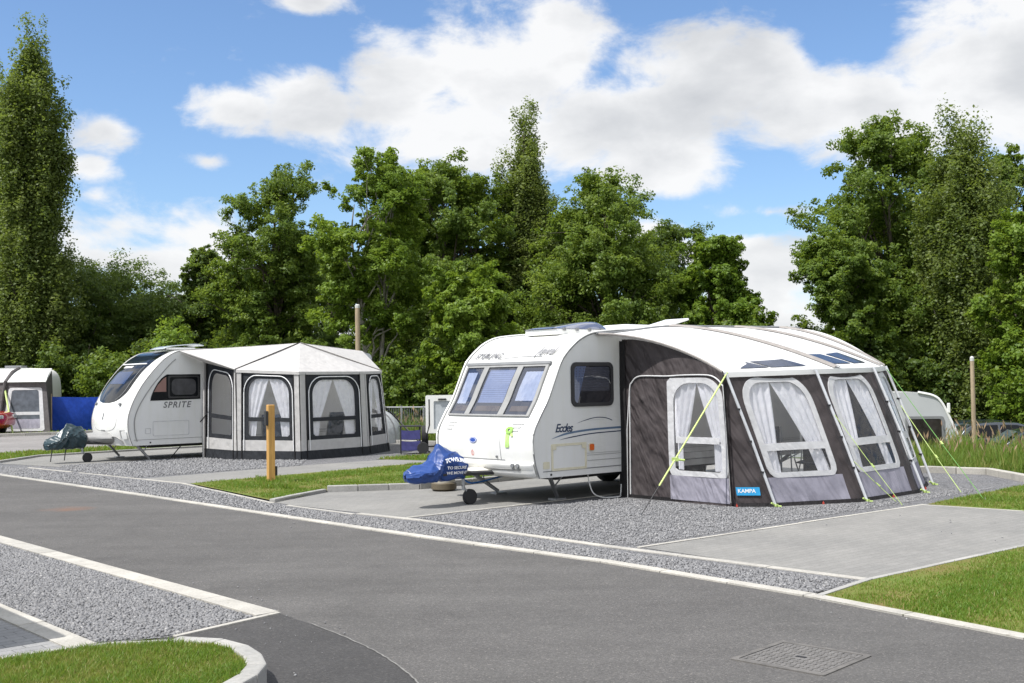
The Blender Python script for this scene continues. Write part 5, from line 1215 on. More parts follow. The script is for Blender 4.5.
wall_panel(aw3, fpan[0], m_g3, (.55, .93, .10, .90, .08), None, m_framew, o3, fw=.05, fh=.03, trans=.40, curtains=False, pane=plain('dim_window_sheet', (.07, .08, .095), .15, var=.4, scale=5))
wall_panel(aw3, fpan[1], m_g3, (.12, .90, .06, .90, .05), None, m_framew, o3, fw=.08, fh=.045, trans=.40, curtains=False, pane=MATS['dim_window_sheet'], tr_h=.06)
MB().grid(lambda u, v: fpan[1](.19 + u * .64, .11 + v * .18, .006), np.linspace(0, 1, 6), np.linspace(0, 1, 4)).build('lower_skirt', m_skirt, aw3, org=o3)
wall_panel(aw3, patch((-17.95, 43.9, 0), (-18.85, 46.5, 0), (-18.95, 46.5, 2.5), (-18.35, 44.45, 2.0)), m_g3, org=o3, name='end_wall')
MB().grid(lambda u, v: tuple(Vector((-23.7, 44.3, 2.03)).lerp(Vector((-18.25, 44.2, 2.03)), u).lerp(Vector((-23.7, 46.6, 2.58)).lerp(Vector((-18.98, 46.6, 2.58)), u), v) + Vector((0, 0, .08 * math.sin(math.pi * v)))), np.linspace(0, 1, 8), np.linspace(0, 1, 8)).build('roof', m_roofw, aw3, smooth=True, org=o3)
MB().tube([(-19.95, 43.7, 0), (-19.85, 44.25, 2.04), (-20.1, 45.4, 2.42), (-20.3, 46.5, 2.6)], .07, 8).build('roof_beam', m_g3, aw3, smooth=True, org=o3)
guy('lime guy strap beside the red car on the far left porch awning', (-19.85, 44.2, 1.75), (-18.95, 42.9, 0), m_lime, .035, group='guy straps of the porch awning')
wb = thing('windbreak', 'tall blue cloth windbreak stretched between poles beside the grey porch awning', 'windbreak', (-18.0, 45.0, 0), 0)
pts = [(-18.3, 44.9), (-15.6, 46.2), (-12.6, 47.9)]
for (x0, y0), (x1, y1) in zip(pts, pts[1:]):
    MB().grid(lambda u, v: (x0 + (x1 - x0) * u, y0 + (y1 - y0) * u - .10 * math.sin(math.pi * u) * math.sin(math.pi * v * .9) + .03 * math.sin(u * 14 + v * 5), .03 + v * (1.40 - .05 * math.sin(math.pi * u))), np.linspace(0, 1, 24), np.linspace(0, 1, 12)).build('cloth', m_tarp, wb, smooth=True, org=(-18.0, 45.0, 0))
for x, y in pts: MB().tube([(x, y - .03, 0), (x, y - .03, 1.55)], .025, 6).build('pole', m_oldwood, wb, org=(-18.0, 45.0, 0))

def car(label, loc, rz, paint, L=4.2, Wd=1.75, H=1.5, group='parked cars'):
    t = thing('parked_car', label, 'car', loc, rz, group)
    sc = L / 4.2
    low = [(-2.05, .35), (-2.12, .55), (-2.08, .80), (-1.95, .93), (-1.0, 1.0), (1.0, .98), (1.75, .93), (2.02, .86), (2.1, .70), (2.06, .40), (1.9, .28), (-1.9, .28)]
    up = [(-1.75, .95), (-1.45, 1.30), (-1.1, H - .06), (-.4, H), (.3, H - .03), (.72, H - .16), (1.25, .97)]
    def loft(prof, w0, w1, name, mat, zmid):
        n = len(prof); mb = MB(); ys = np.linspace(-1, 1, 9)
        for y in ys:
            for x, z in prof:
                k = w0 + (w1 - w0) * min(1, max(0, (z - zmid[0]) / (zmid[1] - zmid[0])))
                mb.v.append((x * sc * (1 - .04 * y * y), y * k / 2, z - .03 * y ** 4 * (z > .6)))
        for j in range(8):
            for i in range(n): a, b = j * n + i, j * n + (i + 1) % n; mb.f.append((a, b, b + n, a + n))
        mb.f += [tuple(range(n))[::-1], tuple(range(8 * n, 9 * n))]
        return mb.build(name, mat, t, smooth=True, bevel=.03)
    loft(low, Wd, Wd, 'body', paint, (0, 1)); loft(up, Wd - .12, Wd - .45, 'cabin', paint, (.95, H))
    for s in (-1, 1):
        def SW(u, v, off): k = (Wd - .12 + (-.33) * (v - .95) / (H - .95)) / 2; return (u * sc, s * (k + off), v - .03)
        MB().slab(SW, [(-1.45, 1.02), (-.35, 1.02), (-.35, H - .08), (-1.08, H - .11)], -.01, .012).build('side_window', m_blackglass, t)
        MB().slab(SW, [(-.27, 1.02), (1.0, 1.02), (.62, H - .18), (.25, H - .09), (-.27, H - .08)], -.01, .012).build('side_window', m_blackglass, t)
        MB().box((.85 * sc, s * (Wd / 2 + .06), 1.02), (.12, .16, .11)).build('mirror', paint, t, bevel=.03)
        for x in (-1.30, 1.32): wheel(t, x * sc, s * (Wd / 2 - .10), .31, .2)
    MB().add([(.78 * sc, -.58, H - .14), (.78 * sc, .58, H - .14), (1.27 * sc, .72, 1.0), (1.27 * sc, -.72, 1.0)], [(0, 1, 2, 3)]).build('windscreen', m_glass if False else plain('pale_sky_glass', (.10, .13, .15), .05, coat=.6), t)
    MB().add([(-1.20 * sc, -.55, H - .10), (-1.20 * sc, .55, H - .10), (-1.76 * sc, .68, .99), (-1.76 * sc, -.68, .99)], [(0, 1, 2, 3)]).build('rear_window', MATS['pale_sky_glass'], t)
    for s in (-1, 1):
        MB().box((2.02 * sc, s * .62, .72), (.14, .34, .14)).build('headlight', m_lens, t, bevel=.04)
        MB().box((-2.04 * sc, s * .66, .82), (.12, .24, .2)).build('tail_light', m_red, t, bevel=.03)
    return t
car('red hatchback cut by the left picture edge beside the grey porch awning', (-20.9, 42.6, 0), R(2), m_carred, 3.8, 1.7, 1.42)
gz = terrain(14, 40)
car('dark blue car behind the tall grass, nearest the weathered pole', (*AT(975, 430, 40)[:2], gz - .02), R(195), m_car1, 4.3, 1.75, 1.50)
car('slate car behind the tall grass with its pale windscreen showing', (*AT(1003, 430, 38.0)[:2], gz - .02), R(-8), m_car2, 4.2, 1.75, 1.52)
car('dark blue car behind the tall grass at the right picture edge', (*AT(1040, 430, 34.5)[:2], gz - .02), R(170), m_car1, 4.3, 1.75, 1.50)

# ------------------------------------------------------------------ right: caravan standing lower behind the tall grass, two poles
q = AT(940, 430, 27.5)
t = thing('caravan', 'grey white caravan with sloping front standing low behind the tall grass', 'caravan', (q[0], 27.5, terrain(q[0], 29)), R(172), 'caravans on pitches')
fr4 = [(-.05, .40), (-.10, .80), (0.0, 1.3), (.28, 2.0), (.45, 2.35), (.62, 2.50), (.95, 2.58)]
sh4 = Shell(fr4, [(5.5, 2.6), (5.85, 2.3), (5.9, .45)], 2.2, .08, (1.8, 2.5))
sh4.body('body', m_white, plain('shaded_white_side', (.40, .415, .42), .45, var=.06, scale=2), t)  # side colour darkened to put its shade into the paint
def S4w(u, v, off): return (u, 2.2 + off, v)
q_ = MB().slab(S4w, rrect(.42, 1.22, 1.35, 2.02, .06), 0, .02).build('side_window', plain('dim_brown_glass', (.03, .026, .026), .12, var=.7, scale=4), t)
MB().ring(S4w, rrect(.40, 1.24, 1.33, 2.04, .07), rrect(.46, 1.18, 1.39, 1.98, .05), .02, .03).build('window_frame', m_greytrim, q_)
MB().slab(S4w, rrect(1.30, 2.6, 1.35, 2.02, .06), 0, .02).build('side_window', m_blackglass, t)
MB().grid(lambda u, v: sh4.F(u, v, .02), np.linspace(.25, 1.95, 8), np.linspace(1.35, 2.1, 8)).build('front_window', m_blackglass, t)
MB().tube([(p.x, 2.21, p.z) for p in sh4.loop[:len(sh4.front)]], .03, 6).build('edge_trim', m_white, t)
MB().box((.30, 2.22, 2.22), (.06, .06, .22)).build('corner_lamp', m_white, t, bevel=.01)
for y in (.2, 2.0): wheel(t, 3.0, y, .31, .18)
def pole(label, px, ytop, Y, r, z0):
    p = AT(px, ytop, Y)
    t = thing('timber_pole', label, 'pole', (p[0], Y, z0), 0, 'timber poles')
    MB().tube([(0, 0, 0), (0, 0, p[2] - z0)], [r, r * .9], 10).build('shaft', m_oldwood, t, smooth=True)
    MB().lathe([(r * .95, 0), (r * .95, .10), (r * .4, .14)], (0, 0, p[2] - z0), n=10).build('cap', plain('pale_metal_cap', (.5, .5, .48), .5), t)
pole('tall weathered pole rising behind the roof of the off-white awning', 357.5, 308, 42, .10, 0)
pole('weathered pole standing by the parked cars on the right', 972, 361, 33, .065, -1.25)
# telegraph-style side by side split of that right pole is one shaft

# ------------------------------------------------------------------ trees
def leaf_cloud(cent, n_per, sx, sz, size, elong=1.7, up=0.35, droop=0.0, outn=None):
    k = len(cent); tot = k * n_per
    c = np.repeat(cent, n_per, 0); s = np.repeat(np.broadcast_to(np.asarray(sx, float), (k,)), n_per)
    d = rng.normal(0, 1, (tot, 3)); d /= np.linalg.norm(d, axis=1)[:, None]; d *= (rng.random(tot) ** .45)[:, None]
    p = c + d * np.stack([s, s, s * sz], 1)
    nrm = rng.normal(0, .62, (tot, 3)) + d * .45
    if outn is not None: nrm += np.repeat(outn, n_per, 0) * .75
    nrm[:, 2] += up + .15; nrm /= np.linalg.norm(nrm, axis=1)[:, None]
    t = rng.normal(0, 1, (tot, 3)); t[:, 2] -= droop; t -= nrm * (t * nrm).sum(1)[:, None]; t /= np.linalg.norm(t, axis=1)[:, None]
    b = np.cross(nrm, t); L = size * rng.uniform(.6, 1.35, tot)[:, None]; Wd = L / elong
    fold = nrm * L * .12
    V = np.stack([p - t * L * .5, p + b * Wd * .5 + fold - t * L * .05, p + t * L * .5 - fold * .3, p - b * Wd * .5 + fold - t * L * .05], 1).reshape(-1, 3)
    return V, tot
def make_tree(name, label, base, H, lobes, mat, n_cl, n_leaf, leaf=.26, cl_r=.75, trunk=.22, fork=.35, bark=None, kind='broad', group=None, seedn=0, limbs=26, cat='tree', tint=(.5, .2), up=.35, zlow=None, elong=1.7, pale_trunks=None):
    global rng
    rng = np.random.default_rng(1000 + seedn)
    t = thing(name, label, cat, base, rng.uniform(0, 0), group)
    lb = np.array([l[:6] for l in lobes], float); wgt = np.array([l[3] * l[4] * l[5] for l in lobes]) ** .72; wgt /= wgt.sum()
    idx = rng.choice(len(lobes), n_cl, p=wgt)
    d = rng.normal(0, 1, (n_cl, 3)); d /= np.linalg.norm(d, axis=1)[:, None]
    rr = np.where(rng.random(n_cl) < .72, rng.uniform(.72, 1.08, n_cl), rng.uniform(.15, .72, n_cl)); rr[rng.random(n_cl) < .10] *= 1.28
    cen = lb[idx, :3] + d * rr[:, None] * lb[idx, 3:6]
    rr_k = rr
    if zlow is not None: kp = cen[:, 2] > zlow; cen, rr_k = cen[kp], rr[kp]
    n_cl = len(cen)
    # every clump is a spray of smaller twig clusters
    sub = 7; off = rng.normal(0, 1, (n_cl, sub, 3)) * cl_r * (.34 if kind != 'poplar' else .26)
    outd = cen * np.array([1, 1, 0]) / (np.linalg.norm(cen[:, :2], axis=1)[:, None] + .6); outd = outd * (.9 if kind != 'poplar' else .25) + rng.normal(0, .35, (n_cl, 3)) * (1 if kind != 'poplar' else .4)
    outd[:, 2] += .55 if kind != 'poplar' else 1.2; outd /= np.linalg.norm(outd, axis=1)[:, None]
    off += outd[:, None, :] * rng.uniform(-.75, 1.15, (n_cl, sub, 1)) * cl_r * (1.0 if kind != 'poplar' else 1.35)
    tw = (cen[:, None] + off).reshape(-1, 3); cr = rng.uniform(.55, 1.2, len(tw)) * cl_r * .58
    V, tot = leaf_cloud(tw, max(3, n_leaf // sub), cr, .7 if kind != 'poplar' else 1.5, leaf * .64, elong, up, 0.0, np.repeat(outd * np.array([1, 1, .5]), sub, 0))
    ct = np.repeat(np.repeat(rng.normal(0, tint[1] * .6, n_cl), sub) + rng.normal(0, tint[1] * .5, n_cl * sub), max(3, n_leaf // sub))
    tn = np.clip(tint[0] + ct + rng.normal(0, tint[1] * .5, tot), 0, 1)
    np_mesh('crown', V, np.arange(tot * 4).reshape(tot, 4), mat, t, np.repeat(tn, 4))
    mb = MB()
    ztop = (lb[:, 2] + lb[:, 5]).max(); lean = rng.normal(0, .02, 2)
    if kind == 'poplar':
        for q in range(5):
            a = rng.uniform(0, 6.28); r_ = 0 if q == 0 else trunk * rng.uniform(1.0, 2.2)
            mb.tube([(r_ * math.cos(a) * k * 1.5 , r_ * math.sin(a) * k * 1.5, ztop * .92 * k * (1 - .1 * q)) for k in np.linspace(0, 1, 6)], [trunk * (1 - .85 * k) * (1 if q == 0 else .55) for k in np.linspace(0, 1, 6)], 7)
        for c in cen[rng.choice(n_cl, min(limbs, n_cl), replace=False)]:
            z0 = max(.5, c[2] - rng.uniform(1.5, 3.5)); mb.tube([(0, 0, z0), (c[0] * .6, c[1] * .6, z0 + (c[2] - z0) * .5), tuple(c)], [trunk * .30, trunk * .2, .015], 5)
    else:
        stems = pale_trunks or [((0, 0), 1.0)]
        zf = H * fork; tops = []
        for (ox, oy), k in stems:
            pts = [(ox * .15 * 0, oy * 0, 0), (ox * .35 + rng.normal(0, .06), oy * .3, zf * .55), (ox * .75, oy * .7, zf * 1.1), (ox * 1.25 + rng.normal(0, .15), oy * 1.2, ztop * .66), (ox * 1.3, oy * 1.2, ztop * .80)]
            mb.tube(smooth_poly(pts, 4), [trunk * k * (1.15 - 1.05 * i / 16) for i in range(17)], 8); tops.append(smooth_poly(pts, 4))
        ok_ = np.nonzero(rr_k < 1.02)[0]
        for c in cen[rng.choice(ok_, min(limbs, len(ok_)), replace=False)]:
            st = tops[rng.integers(len(tops))]; z0 = np.clip(c[2] * rng.uniform(.45, .8), zf * .5, ztop * .8)
            s0 = min(st, key=lambda v: abs(v.z - z0)); h = math.dist(tuple(s0), tuple(c)); r0 = min(trunk * .45, .03 + .014 * h)
            m1 = s0.lerp(Vector(c), .35) + Vector((0, 0, .10 * h)) + Vector(rng.normal(0, .05 * h, 3)); m2 = s0.lerp(Vector(c), .72) + Vector((0, 0, .08 * h)) + Vector(rng.normal(0, .05 * h, 3))
            mb.tube([tuple(s0), m1, m2, tuple(c)], [r0, r0 * .7, r0 * .4, .012], 5)
            for q in range(2):
                e = Vector(c) + Vector(rng.normal(0, cl_r * .8, 3)); mb.tube([m2, m2.lerp(e, .5) + Vector((0, 0, .1)), e], [r0 * .4, r0 * .25, .008], 4)
    mb.build('trunk' if cat == 'tree' else 'stem', bark or m_bark, t, smooth=True)
    return t
def PX(px, top, half, Y, z0=0.0):
    """crown centre x, top height and half width (metres) for an outline seen at distance Y"""
    c = AT(px, top, Y); return c[0], c[2] - z0, half * Y / FOC
def broad(label, px, top, half, Y, mat, seedn, z0=0., low=.18, bark=None, dens=1.0, tint=(.5, .2), shape=None, leaf=.22, trunk=.24, group='trees behind the caravan pitches', name='broadleaf_tree', pale=None, fork=.35, limbs=30, up=.35, nlobe=15, clr=.72):
    x, H, r = PX(px, top, half, Y, z0); g = np.random.default_rng(seedn); lobes = []
    for i in range(nlobe):
        k = (i + .5) / nlobe; z = H * (low + (1 - low) * (0.04 + .90 * k)); env = math.sin(math.pi * min(1, (.16 + .76 * k))) ** .5 if shape is None else shape(k)
        for q in range(4 if k < .8 else 3):
            a = g.uniform(0, 6.28); rad = r * env * g.uniform(.35, .86) * (1 if k < .86 else .75)
            s = max(.55, r * g.uniform(.15, .30) * (.6 + .5 * env))
            lobes.append((rad * math.cos(a), rad * math.sin(a), min(z + g.normal(0, .03 * H), H - s * .9), s, s, s * .72))
    lobes.append((0, 0, H * (low + (1 - low) * .42), r * .52, r * .52, H * (1 - low) * .38))
    zt = H
    for q in range(3): lobes.append((r * g.uniform(-.16, .16), r * .1, zt - .7 - .5 * q, .40 + .15 * q, .4 + .15 * q, .65))
    return make_tree(name, label, (x, Y, z0), H, lobes, mat, int(250 * dens), 340, leaf, clr * max(.55, min(1.15, r / 4.5)), trunk, fork, bark, 'broad', group, seedn, limbs, 'tree', tint, up, .3, pale_trunks=pale)
def poplar(label, px, top, half, Y, mat, seedn, z0=0., low=.06, dens=1.0, tint=(.5, .2), leaf=.2, trunk=.26, group='trees behind the caravan pitches', env=None, bark=None):
    x, H, r = PX(px, top, half, Y, z0); g = np.random.default_rng(seedn); lobes = []
    H2 = H - .55
    cols = [(0, 0, 1.0)] + [(a0 + g.uniform(-.4, .4), g.uniform(.42, .66), g.uniform(.80, 1.0)) for a0 in np.arange(6) * 1.047]
    for a, rd, hk in cols:
        n = 22
        for i in range(n):
            k = (i + .5) / n; z = H * low + (H2 * hk - H * low) * k; e = (math.sin(math.pi * (.12 + .80 * k)) ** .7 if env is None else env(k)); e = max(e, .25)
            s = max(.22, r * .34 * (.45 + .65 * e)) * (1 if k < .85 else .62); rad = rd * r * e * (1 if k < .8 else .8); a2_ = a + g.normal(0, .2)
            lobes.append((rad * math.cos(a2_) + g.normal(0, .06 * r), rad * math.sin(a2_), min(z, H2 * hk - s * .6), s, s, s * 1.7))
    return make_tree('poplar_tree', label, (x, Y, z0), H, lobes, mat, int(300 * dens), 270, leaf, .68 * max(.6, min(1.1, r / 1.8)), trunk, .3, bark, 'poplar', group, seedn, 40, 'tree', tint, .25, .3, 1.5)
lm, ld, lb_, lp = LEAFM
poplar('very tall narrow poplar at the left edge reaching almost to the picture top', 32, -2, 41, 52, lp, 1, dens=2.2, low=.12, leaf=.21, env=lambda k: (.86 + .12 * math.sin(k * 9)) * (1 - .72 * max(0, (k - .72) / .28) ** 2), tint=(.5, .2))
poplar('tall poplar beside the left edge poplar, mostly outside the picture', -18, 34, 46, 54, lp, 2, dens=1.2, low=.12, tint=(.45, .2), env=lambda k: math.sin(math.pi * (.2 + .72 * k)) ** .8)
broad('bright green leafy tree poking in low at the left picture edge', -24, 215, 44, 58, lb_, 3, dens=.9)
broad('dark rounded tree between the left poplar and the black front window caravan', 122, 266, 96, 58, ld, 4, dens=1.9, low=.03, tint=(.55, .2), leaf=.2, shape=lambda k: 1.0 - .55 * k ** 3)
broad('dark bushy tree low behind the blue windbreak', 62, 300, 60, 54, ld, 5, dens=1.1, low=.03, tint=(.4, .2))
broad('thin sparse tree with wispy top left of the airy spreading tree', 200, 246, 34, 57, ld, 6, dens=.7, low=.1, tint=(.45, .2), shape=lambda k: 1.0 - .75 * k, leaf=.22, clr=.6, trunk=.14)
broad('airy spreading tree with visible limbs above the pointed roof of the off-white awning', 274, 164, 76, 52, lm, 7, dens=1.4, low=.08, tint=(.5, .2), leaf=.21, limbs=70, clr=.72, trunk=.2, shape=lambda k: 1.05 - .62 * k ** 2)
broad('ash tree with pale forked trunk just left of the pole behind the off-white awning', 372, 147, 58, 44, lb_, 8, dens=1.0, low=.30, bark=m_barkpale, tint=(.55, .2), leaf=.20, limbs=26, clr=.72, trunk=.12, fork=.30, pale=[((-.55, .0), 1.0), ((.45, .2), .85)], shape=lambda k: .55 + .55 * math.sin(math.pi * min(1, .15 + .8 * k)))
broad('tall full tree between the pale-trunked ash and the central poplar', 442, 156, 74, 54, lm, 9, dens=2.0, low=.05, tint=(.5, .2), limbs=50)
broad('leafy tree squeezed between the tall full tree and the central poplar', 474, 170, 40, 56, lm, 26, dens=1.2, low=.05, tint=(.5, .2))
broad('dark tree filling the gap behind the pale-trunked ash', 408, 195, 70, 60, ld, 10, dens=1.7, low=.02, tint=(.4, .2))
broad('smaller yellow green tree leaning in left of the older caravan', 470, 268, 44, 42, lb_, 11, dens=.9, low=.18, tint=(.62, .18), leaf=.22, trunk=.13, clr=.65)
poplar('narrow poplar spire rising highest in the middle of the tree line', 523, 101, 33, 56, lp, 12, dens=1.5, tint=(.62, .2), leaf=.2, env=lambda k: (.9 if k > .25 else .75) * (1 - .70 * max(0, (k - .70) / .30) ** 2))
broad('large feathery tree with peaked crown above the older caravan roof', 604, 165, 84, 50, lm, 13, dens=2.2, low=.03, tint=(.58, .2), leaf=.21, limbs=60, shape=lambda k: (1.10 - .82 * k ** 2.2))
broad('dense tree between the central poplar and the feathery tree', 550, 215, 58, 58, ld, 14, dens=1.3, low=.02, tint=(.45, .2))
broad('rounded deep green tree above the brown awning roof, next to the sky gap', 714, 231, 56, 50, lb_, 15, dens=1.5, low=.03, tint=(.40, .2), leaf=.23, shape=lambda k: .95 - .55 * k ** 2.4)
gzr = terrain(16, 45)
broad('big broad tree at the left of the right hand cluster', 884, 118, 84, 50, lm, 16, z0=gzr, dens=2.3, low=.12, tint=(.48, .2), leaf=.22, limbs=60, shape=lambda k: .66 + .42 * math.sin(math.pi * (.1 + .72 * k)))
broad('lower spreading tree bordering the sky gap on its right', 838, 228, 64, 46, lm, 17, z0=gzr, dens=1.5, low=.03, tint=(.45, .2), shape=lambda k: 1.05 - .7 * k ** 1.5)
poplar('tall loose poplar with wispy upright branches in the right hand cluster', 962, 108, 54, 46, lp, 18, z0=gzr, dens=1.7, low=.1, tint=(.55, .2), leaf=.2, env=lambda k: .95 * (1 - .75 * max(0, (k - .62) / .38) ** 2), bark=m_barkpale)
broad('rounded tree showing between the wispy poplar and the right edge', 1008, 150, 56, 52, lm, 19, z0=gzr, dens=1.2, low=.1, tint=(.5, .2))
broad('bright green tree at the right edge in front of the wispy poplar', 1032, 212, 46, 41, lb_, 20, z0=gzr, dens=1.3, low=.06, tint=(.6, .2), leaf=.21)
broad('dark tree standing behind the right hand pole', 930, 235, 70, 54, ld, 21, z0=gzr, dens=1.6, low=.0, tint=(.35, .2))  # darkness comes from the deep leaf colour and low tint
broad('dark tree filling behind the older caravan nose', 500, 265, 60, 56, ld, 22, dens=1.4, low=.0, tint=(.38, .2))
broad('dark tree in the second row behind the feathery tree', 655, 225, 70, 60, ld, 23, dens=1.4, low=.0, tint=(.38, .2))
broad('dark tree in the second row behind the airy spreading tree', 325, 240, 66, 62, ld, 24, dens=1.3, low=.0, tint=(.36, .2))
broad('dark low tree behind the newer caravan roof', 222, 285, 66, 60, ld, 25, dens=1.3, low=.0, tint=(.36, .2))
def bush(label, px, top, half, Y, mat, seedn, z0=0.0, tint=(.45, .2)):
    x, H, r = PX(px, top, half, Y, z0); g = np.random.default_rng(seedn)
    lobes = [(g.uniform(-.6, .6) * r, g.uniform(-.5, .5), H * g.uniform(.25, .78), r * .42, .9, H * .26) for i in range(8)] + [(0, 0, H * .4, r * .8, .9, H * .42)]
    return make_tree('bush', label, (x, Y, z0), H, lobes, mat, 80, 170, .25, .6, .07, .2, None, 'broad', 'undergrowth below the trees', seedn, 14, 'bush', tint, .35, .05)
for i, (px, top, half, Y, mt, lb) in enumerate([
    (15, 335, 50, 52, ld, 'dark undergrowth behind the grey porch awning'), (75, 345, 34, 51, ld, 'bush just above the blue windbreak'), (110, 352, 32, 50, lm, 'low leafy bush right of the far left caravan end'),
    (165, 335, 45, 52, ld, 'dark bush above the nose of the newer caravan'), (235, 335, 48, 52, ld, 'bush above the newer caravan skylight'), (168, 326, 10, 46, lb_, 'small upright light green bush over the newer caravan front'),
    (310, 330, 45, 52, ld, 'dark bush behind the pointed awning roof'), (395, 345, 36, 46, ld, 'dark bush right of the pale forked trunk'), (410, 365, 30, 43, lm, 'leafy bush above the wire fence'), (455, 340, 36, 46, ld, 'dark bush left of the older caravan window'),
    (530, 320, 46, 52, ld, 'dark bush over the older caravan skylight'), (600, 300, 46, 52, lm, 'bush under the feathery tree'), (680, 305, 46, 52, ld, 'dark bush below the rounded deep green tree'), (735, 320, 30, 47, lm, 'bush at the left foot of the sky gap')]):
    bush(lb, px, top, half, Y, mt, 200 + i)
for i, (px, top, half, Y, mt, lb) in enumerate([(815, 330, 40, 46, lm, 'bush at the right foot of the sky gap'), (880, 335, 46, 46, ld, 'dark bush behind the low standing caravan'), (940, 345, 40, 46, ld, 'dark bush left of the right hand pole'), (1000, 350, 40, 45, ld, 'dark bush behind the parked cars'), (1040, 340, 34, 40, lb_, 'bright bush above the car at the right edge')]):
    bush(lb, px, top, half, Y, mt, 230 + i, z0=gzr)

# ------------------------------------------------------------------ daylight: sun, sky and clouds
SUN_AZ, SUN_EL = R(217), R(59)                            # direction towards the sun: angle in plan from +X
sd_ = Vector((math.cos(SUN_AZ) * math.cos(SUN_EL), math.sin(SUN_AZ) * math.cos(SUN_EL), math.sin(SUN_EL)))
sl_ = bpy.data.lights.new('sun', 'SUN'); sl_.energy = 3.7; sl_.angle = R(0.53); sl_.color = (1.0, 0.97, 0.93)
so = bpy.data.objects.new('sun', sl_); C.objects.link(so); so.rotation_euler = (-sd_).to_track_quat('-Z', 'Y').to_euler(); so.location = (-20, -15, 40)
w = bpy.data.worlds.new('World'); scene.world = w; w.use_nodes = True; t = w.node_tree; bg = t.nodes['Background']
sky = N(t, 'ShaderNodeTexSky'); sky.sky_type = 'NISHITA'; sky.sun_disc = False; sky.sun_elevation = SUN_EL; sky.sun_rotation = R(90) - SUN_AZ; sky.altitude = 60; sky.air_density = 1.0; sky.dust_density = 0.7; sky.ozone_density = 1.6
tc = t.nodes.new('ShaderNodeTexCoord'); sp = t.nodes.new('ShaderNodeSeparateXYZ'); t.links.new(tc.outputs['Generated'], sp.inputs[0])
az = math_n(t, 'ARCTAN2', sp.outputs[0], sp.outputs[1]); el = math_n(t, 'ARCSINE', sp.outputs[2])
cb = t.nodes.new('ShaderNodeCombineXYZ'); t.links.new(az, cb.inputs[0]); t.links.new(el, cb.inputs[1])
def azel(px, py):
    d = ray(px, py).normalized(); return math.atan2(d.x, d.y), math.asin(d.z)
K = 1 / FOC
blobs = [(238, 110, 70, 32, 1), (310, 105, 90, 50, 1), (400, 98, 100, 78, 1), (490, 68, 100, 85, 1), (550, 55, 80, 85, 1), (490, 135, 170, 62, 1), (600, 128, 170, 72, 1), (700, 88, 115, 90, 1), (765, 72, 62, 62, 1), (665, 160, 130, 42, 1), (800, 118, 110, 58, 1), (885, 118, 110, 58, 1), (962, 70, 85, 90, 1), (1020, 60, 90, 115, 1), (905, 140, 160, 34, .9),
         (108, 131, 48, 32, .75), (92, 170, 34, 24, .6), (206, 161, 34, 15, .65), (315, 2, 55, 18, .8), (150, 264, 120, 30, .95), (205, 240, 70, 44, .75), (110, 228, 95, 60, .52), (95, 196, 40, 24, .5), (178, 214, 34, 20, .5),
         (725, 252, 95, 26, .9), (790, 268, 80, 42, 1), (760, 320, 110, 60, .9), (770, 212, 70, 11, .42), (640, 232, 60, 20, .6), (250, 330, 300, 60, .5), (600, 330, 300, 60, .5)]
dens = None
n1 = N(t, 'ShaderNodeTexNoise'); n1.inputs['Scale'].default_value = 11.0; n1.inputs['Detail'].default_value = 9; n1.inputs['Roughness'].default_value = 0.62; n1.inputs['Distortion'].default_value = 0.25
st_ = t.nodes.new('ShaderNodeMapping'); st_.inputs['Scale'].default_value = (1.0, 1.7, 1); t.links.new(cb.outputs[0], st_.inputs[0]); t.links.new(st_.outputs[0], n1.inputs['Vector'])
for (cx, cy, rx, ry, wt) in blobs:
    a, e = azel(cx, cy); vm = t.nodes.new('ShaderNodeVectorMath'); vm.operation = 'MULTIPLY_ADD'
    t.links.new(cb.outputs[0], vm.inputs[0]); ix, iy = 1 / (rx * K), 1 / (ry * K)
    vm.inputs[1].default_value = (ix, iy, 0); vm.inputs[2].default_value = (-a * ix, -e * iy, 0)
    ln = t.nodes.new('ShaderNodeVectorMath'); ln.operation = 'LENGTH'; t.links.new(vm.outputs[0], ln.inputs[0])
    v = math_n(t, 'MULTIPLY_ADD', ln.outputs['Value'], -wt, wt)
    dens = v if dens is None else math_n(t, 'SMOOTH_MAX', dens, v, 0.12)
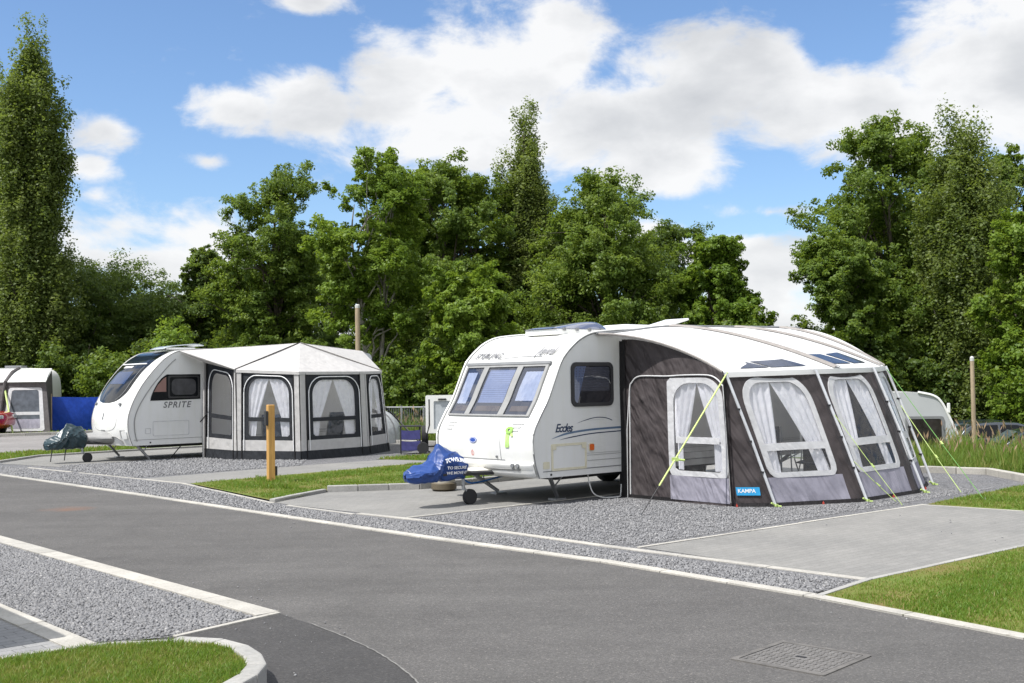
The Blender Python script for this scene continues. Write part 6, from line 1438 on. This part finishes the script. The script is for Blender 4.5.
# elsewhere in the sky, out of view: cloud added as neutral fill light
n2 = N(t, 'ShaderNodeTexNoise'); n2.inputs['Scale'].default_value = 3.2; n2.inputs['Detail'].default_value = 6; t.links.new(tc.outputs['Generated'], n2.inputs['Vector'])
away = math_n(t, 'MULTIPLY', math_n(t, 'SUBTRACT', math_n(t, 'ABSOLUTE', az), 0.52), 3.0, clamp=True)
high = math_n(t, 'MULTIPLY', math_n(t, 'SUBTRACT', el, 0.42), 4.0, clamp=True)
other = math_n(t, 'MULTIPLY', math_n(t, 'MULTIPLY_ADD', n2.outputs['Fac'], 4.0, -1.45), math_n(t, 'MAXIMUM', away, high))
dens = math_n(t, 'MAXIMUM', dens, other)
dd = math_n(t, 'ADD', dens, math_n(t, 'MULTIPLY_ADD', n1.outputs['Fac'], 1.7, -0.95))
mr = N(t, 'ShaderNodeMapRange'); mr.interpolation_type = 'SMOOTHSTEP'; mr.inputs['From Min'].default_value = 0.0; mr.inputs['From Min'].default_value = 0.0; mr.inputs['From Max'].default_value = 0.46; t.links.new(dd, mr.inputs['Value'])
n3 = N(t, 'ShaderNodeTexNoise'); n3.inputs['Scale'].default_value = 5.0; n3.inputs['Detail'].default_value = 7; n3.inputs['Roughness'].default_value = .5
of = t.nodes.new('ShaderNodeMapping'); of.inputs['Location'].default_value = (.3, .035, 0); of.inputs['Scale'].default_value = (1, 2.0, 1); t.links.new(cb.outputs[0], of.inputs[0]); t.links.new(of.outputs[0], n3.inputs['Vector'])
shade = math_n(t, 'MULTIPLY_ADD', n3.outputs['Fac'], 1.0, math_n(t, 'MULTIPLY', dd, -0.16))
ccol = ramp(t, shade, [(0.14, (3.4, 3.52, 3.72)), (0.32, (4.6, 4.68, 4.8)), (0.47, (6.0, 6.02, 6.05))])
skyc = mixc(t, 1.0, sky.outputs[0], (0.82, 0.94, 1.08), 'MULTIPLY')
front = math_n(t, 'MULTIPLY_ADD', math_n(t, 'MAXIMUM', away, high), 0.55, 1.0)
vs_n = t.nodes.new('ShaderNodeVectorMath'); vs_n.operation = 'SCALE'; t.links.new(ccol, vs_n.inputs[0]); t.links.new(front, vs_n.inputs['Scale'])   # unseen clouds brightened to lift the fill light
t.links.new(mixc(t, math_n(t, 'MULTIPLY', mr.outputs['Result'], 0.97), skyc, vs_n.outputs[0]), bg.inputs['Color'])
bg.inputs['Strength'].default_value = 0.10

scene.view_settings.view_transform = 'Standard'; scene.view_settings.look = 'None'; scene.view_settings.gamma = 1; scene.view_settings.exposure = 0.70
scene.view_settings.use_curve_mapping = False
scene.cycles.max_bounces = 8; scene.cycles.transparent_max_bounces = 16; scene.cycles.use_denoising = True
scene.cycles.caustics_reflective = False; scene.cycles.caustics_refractive = False
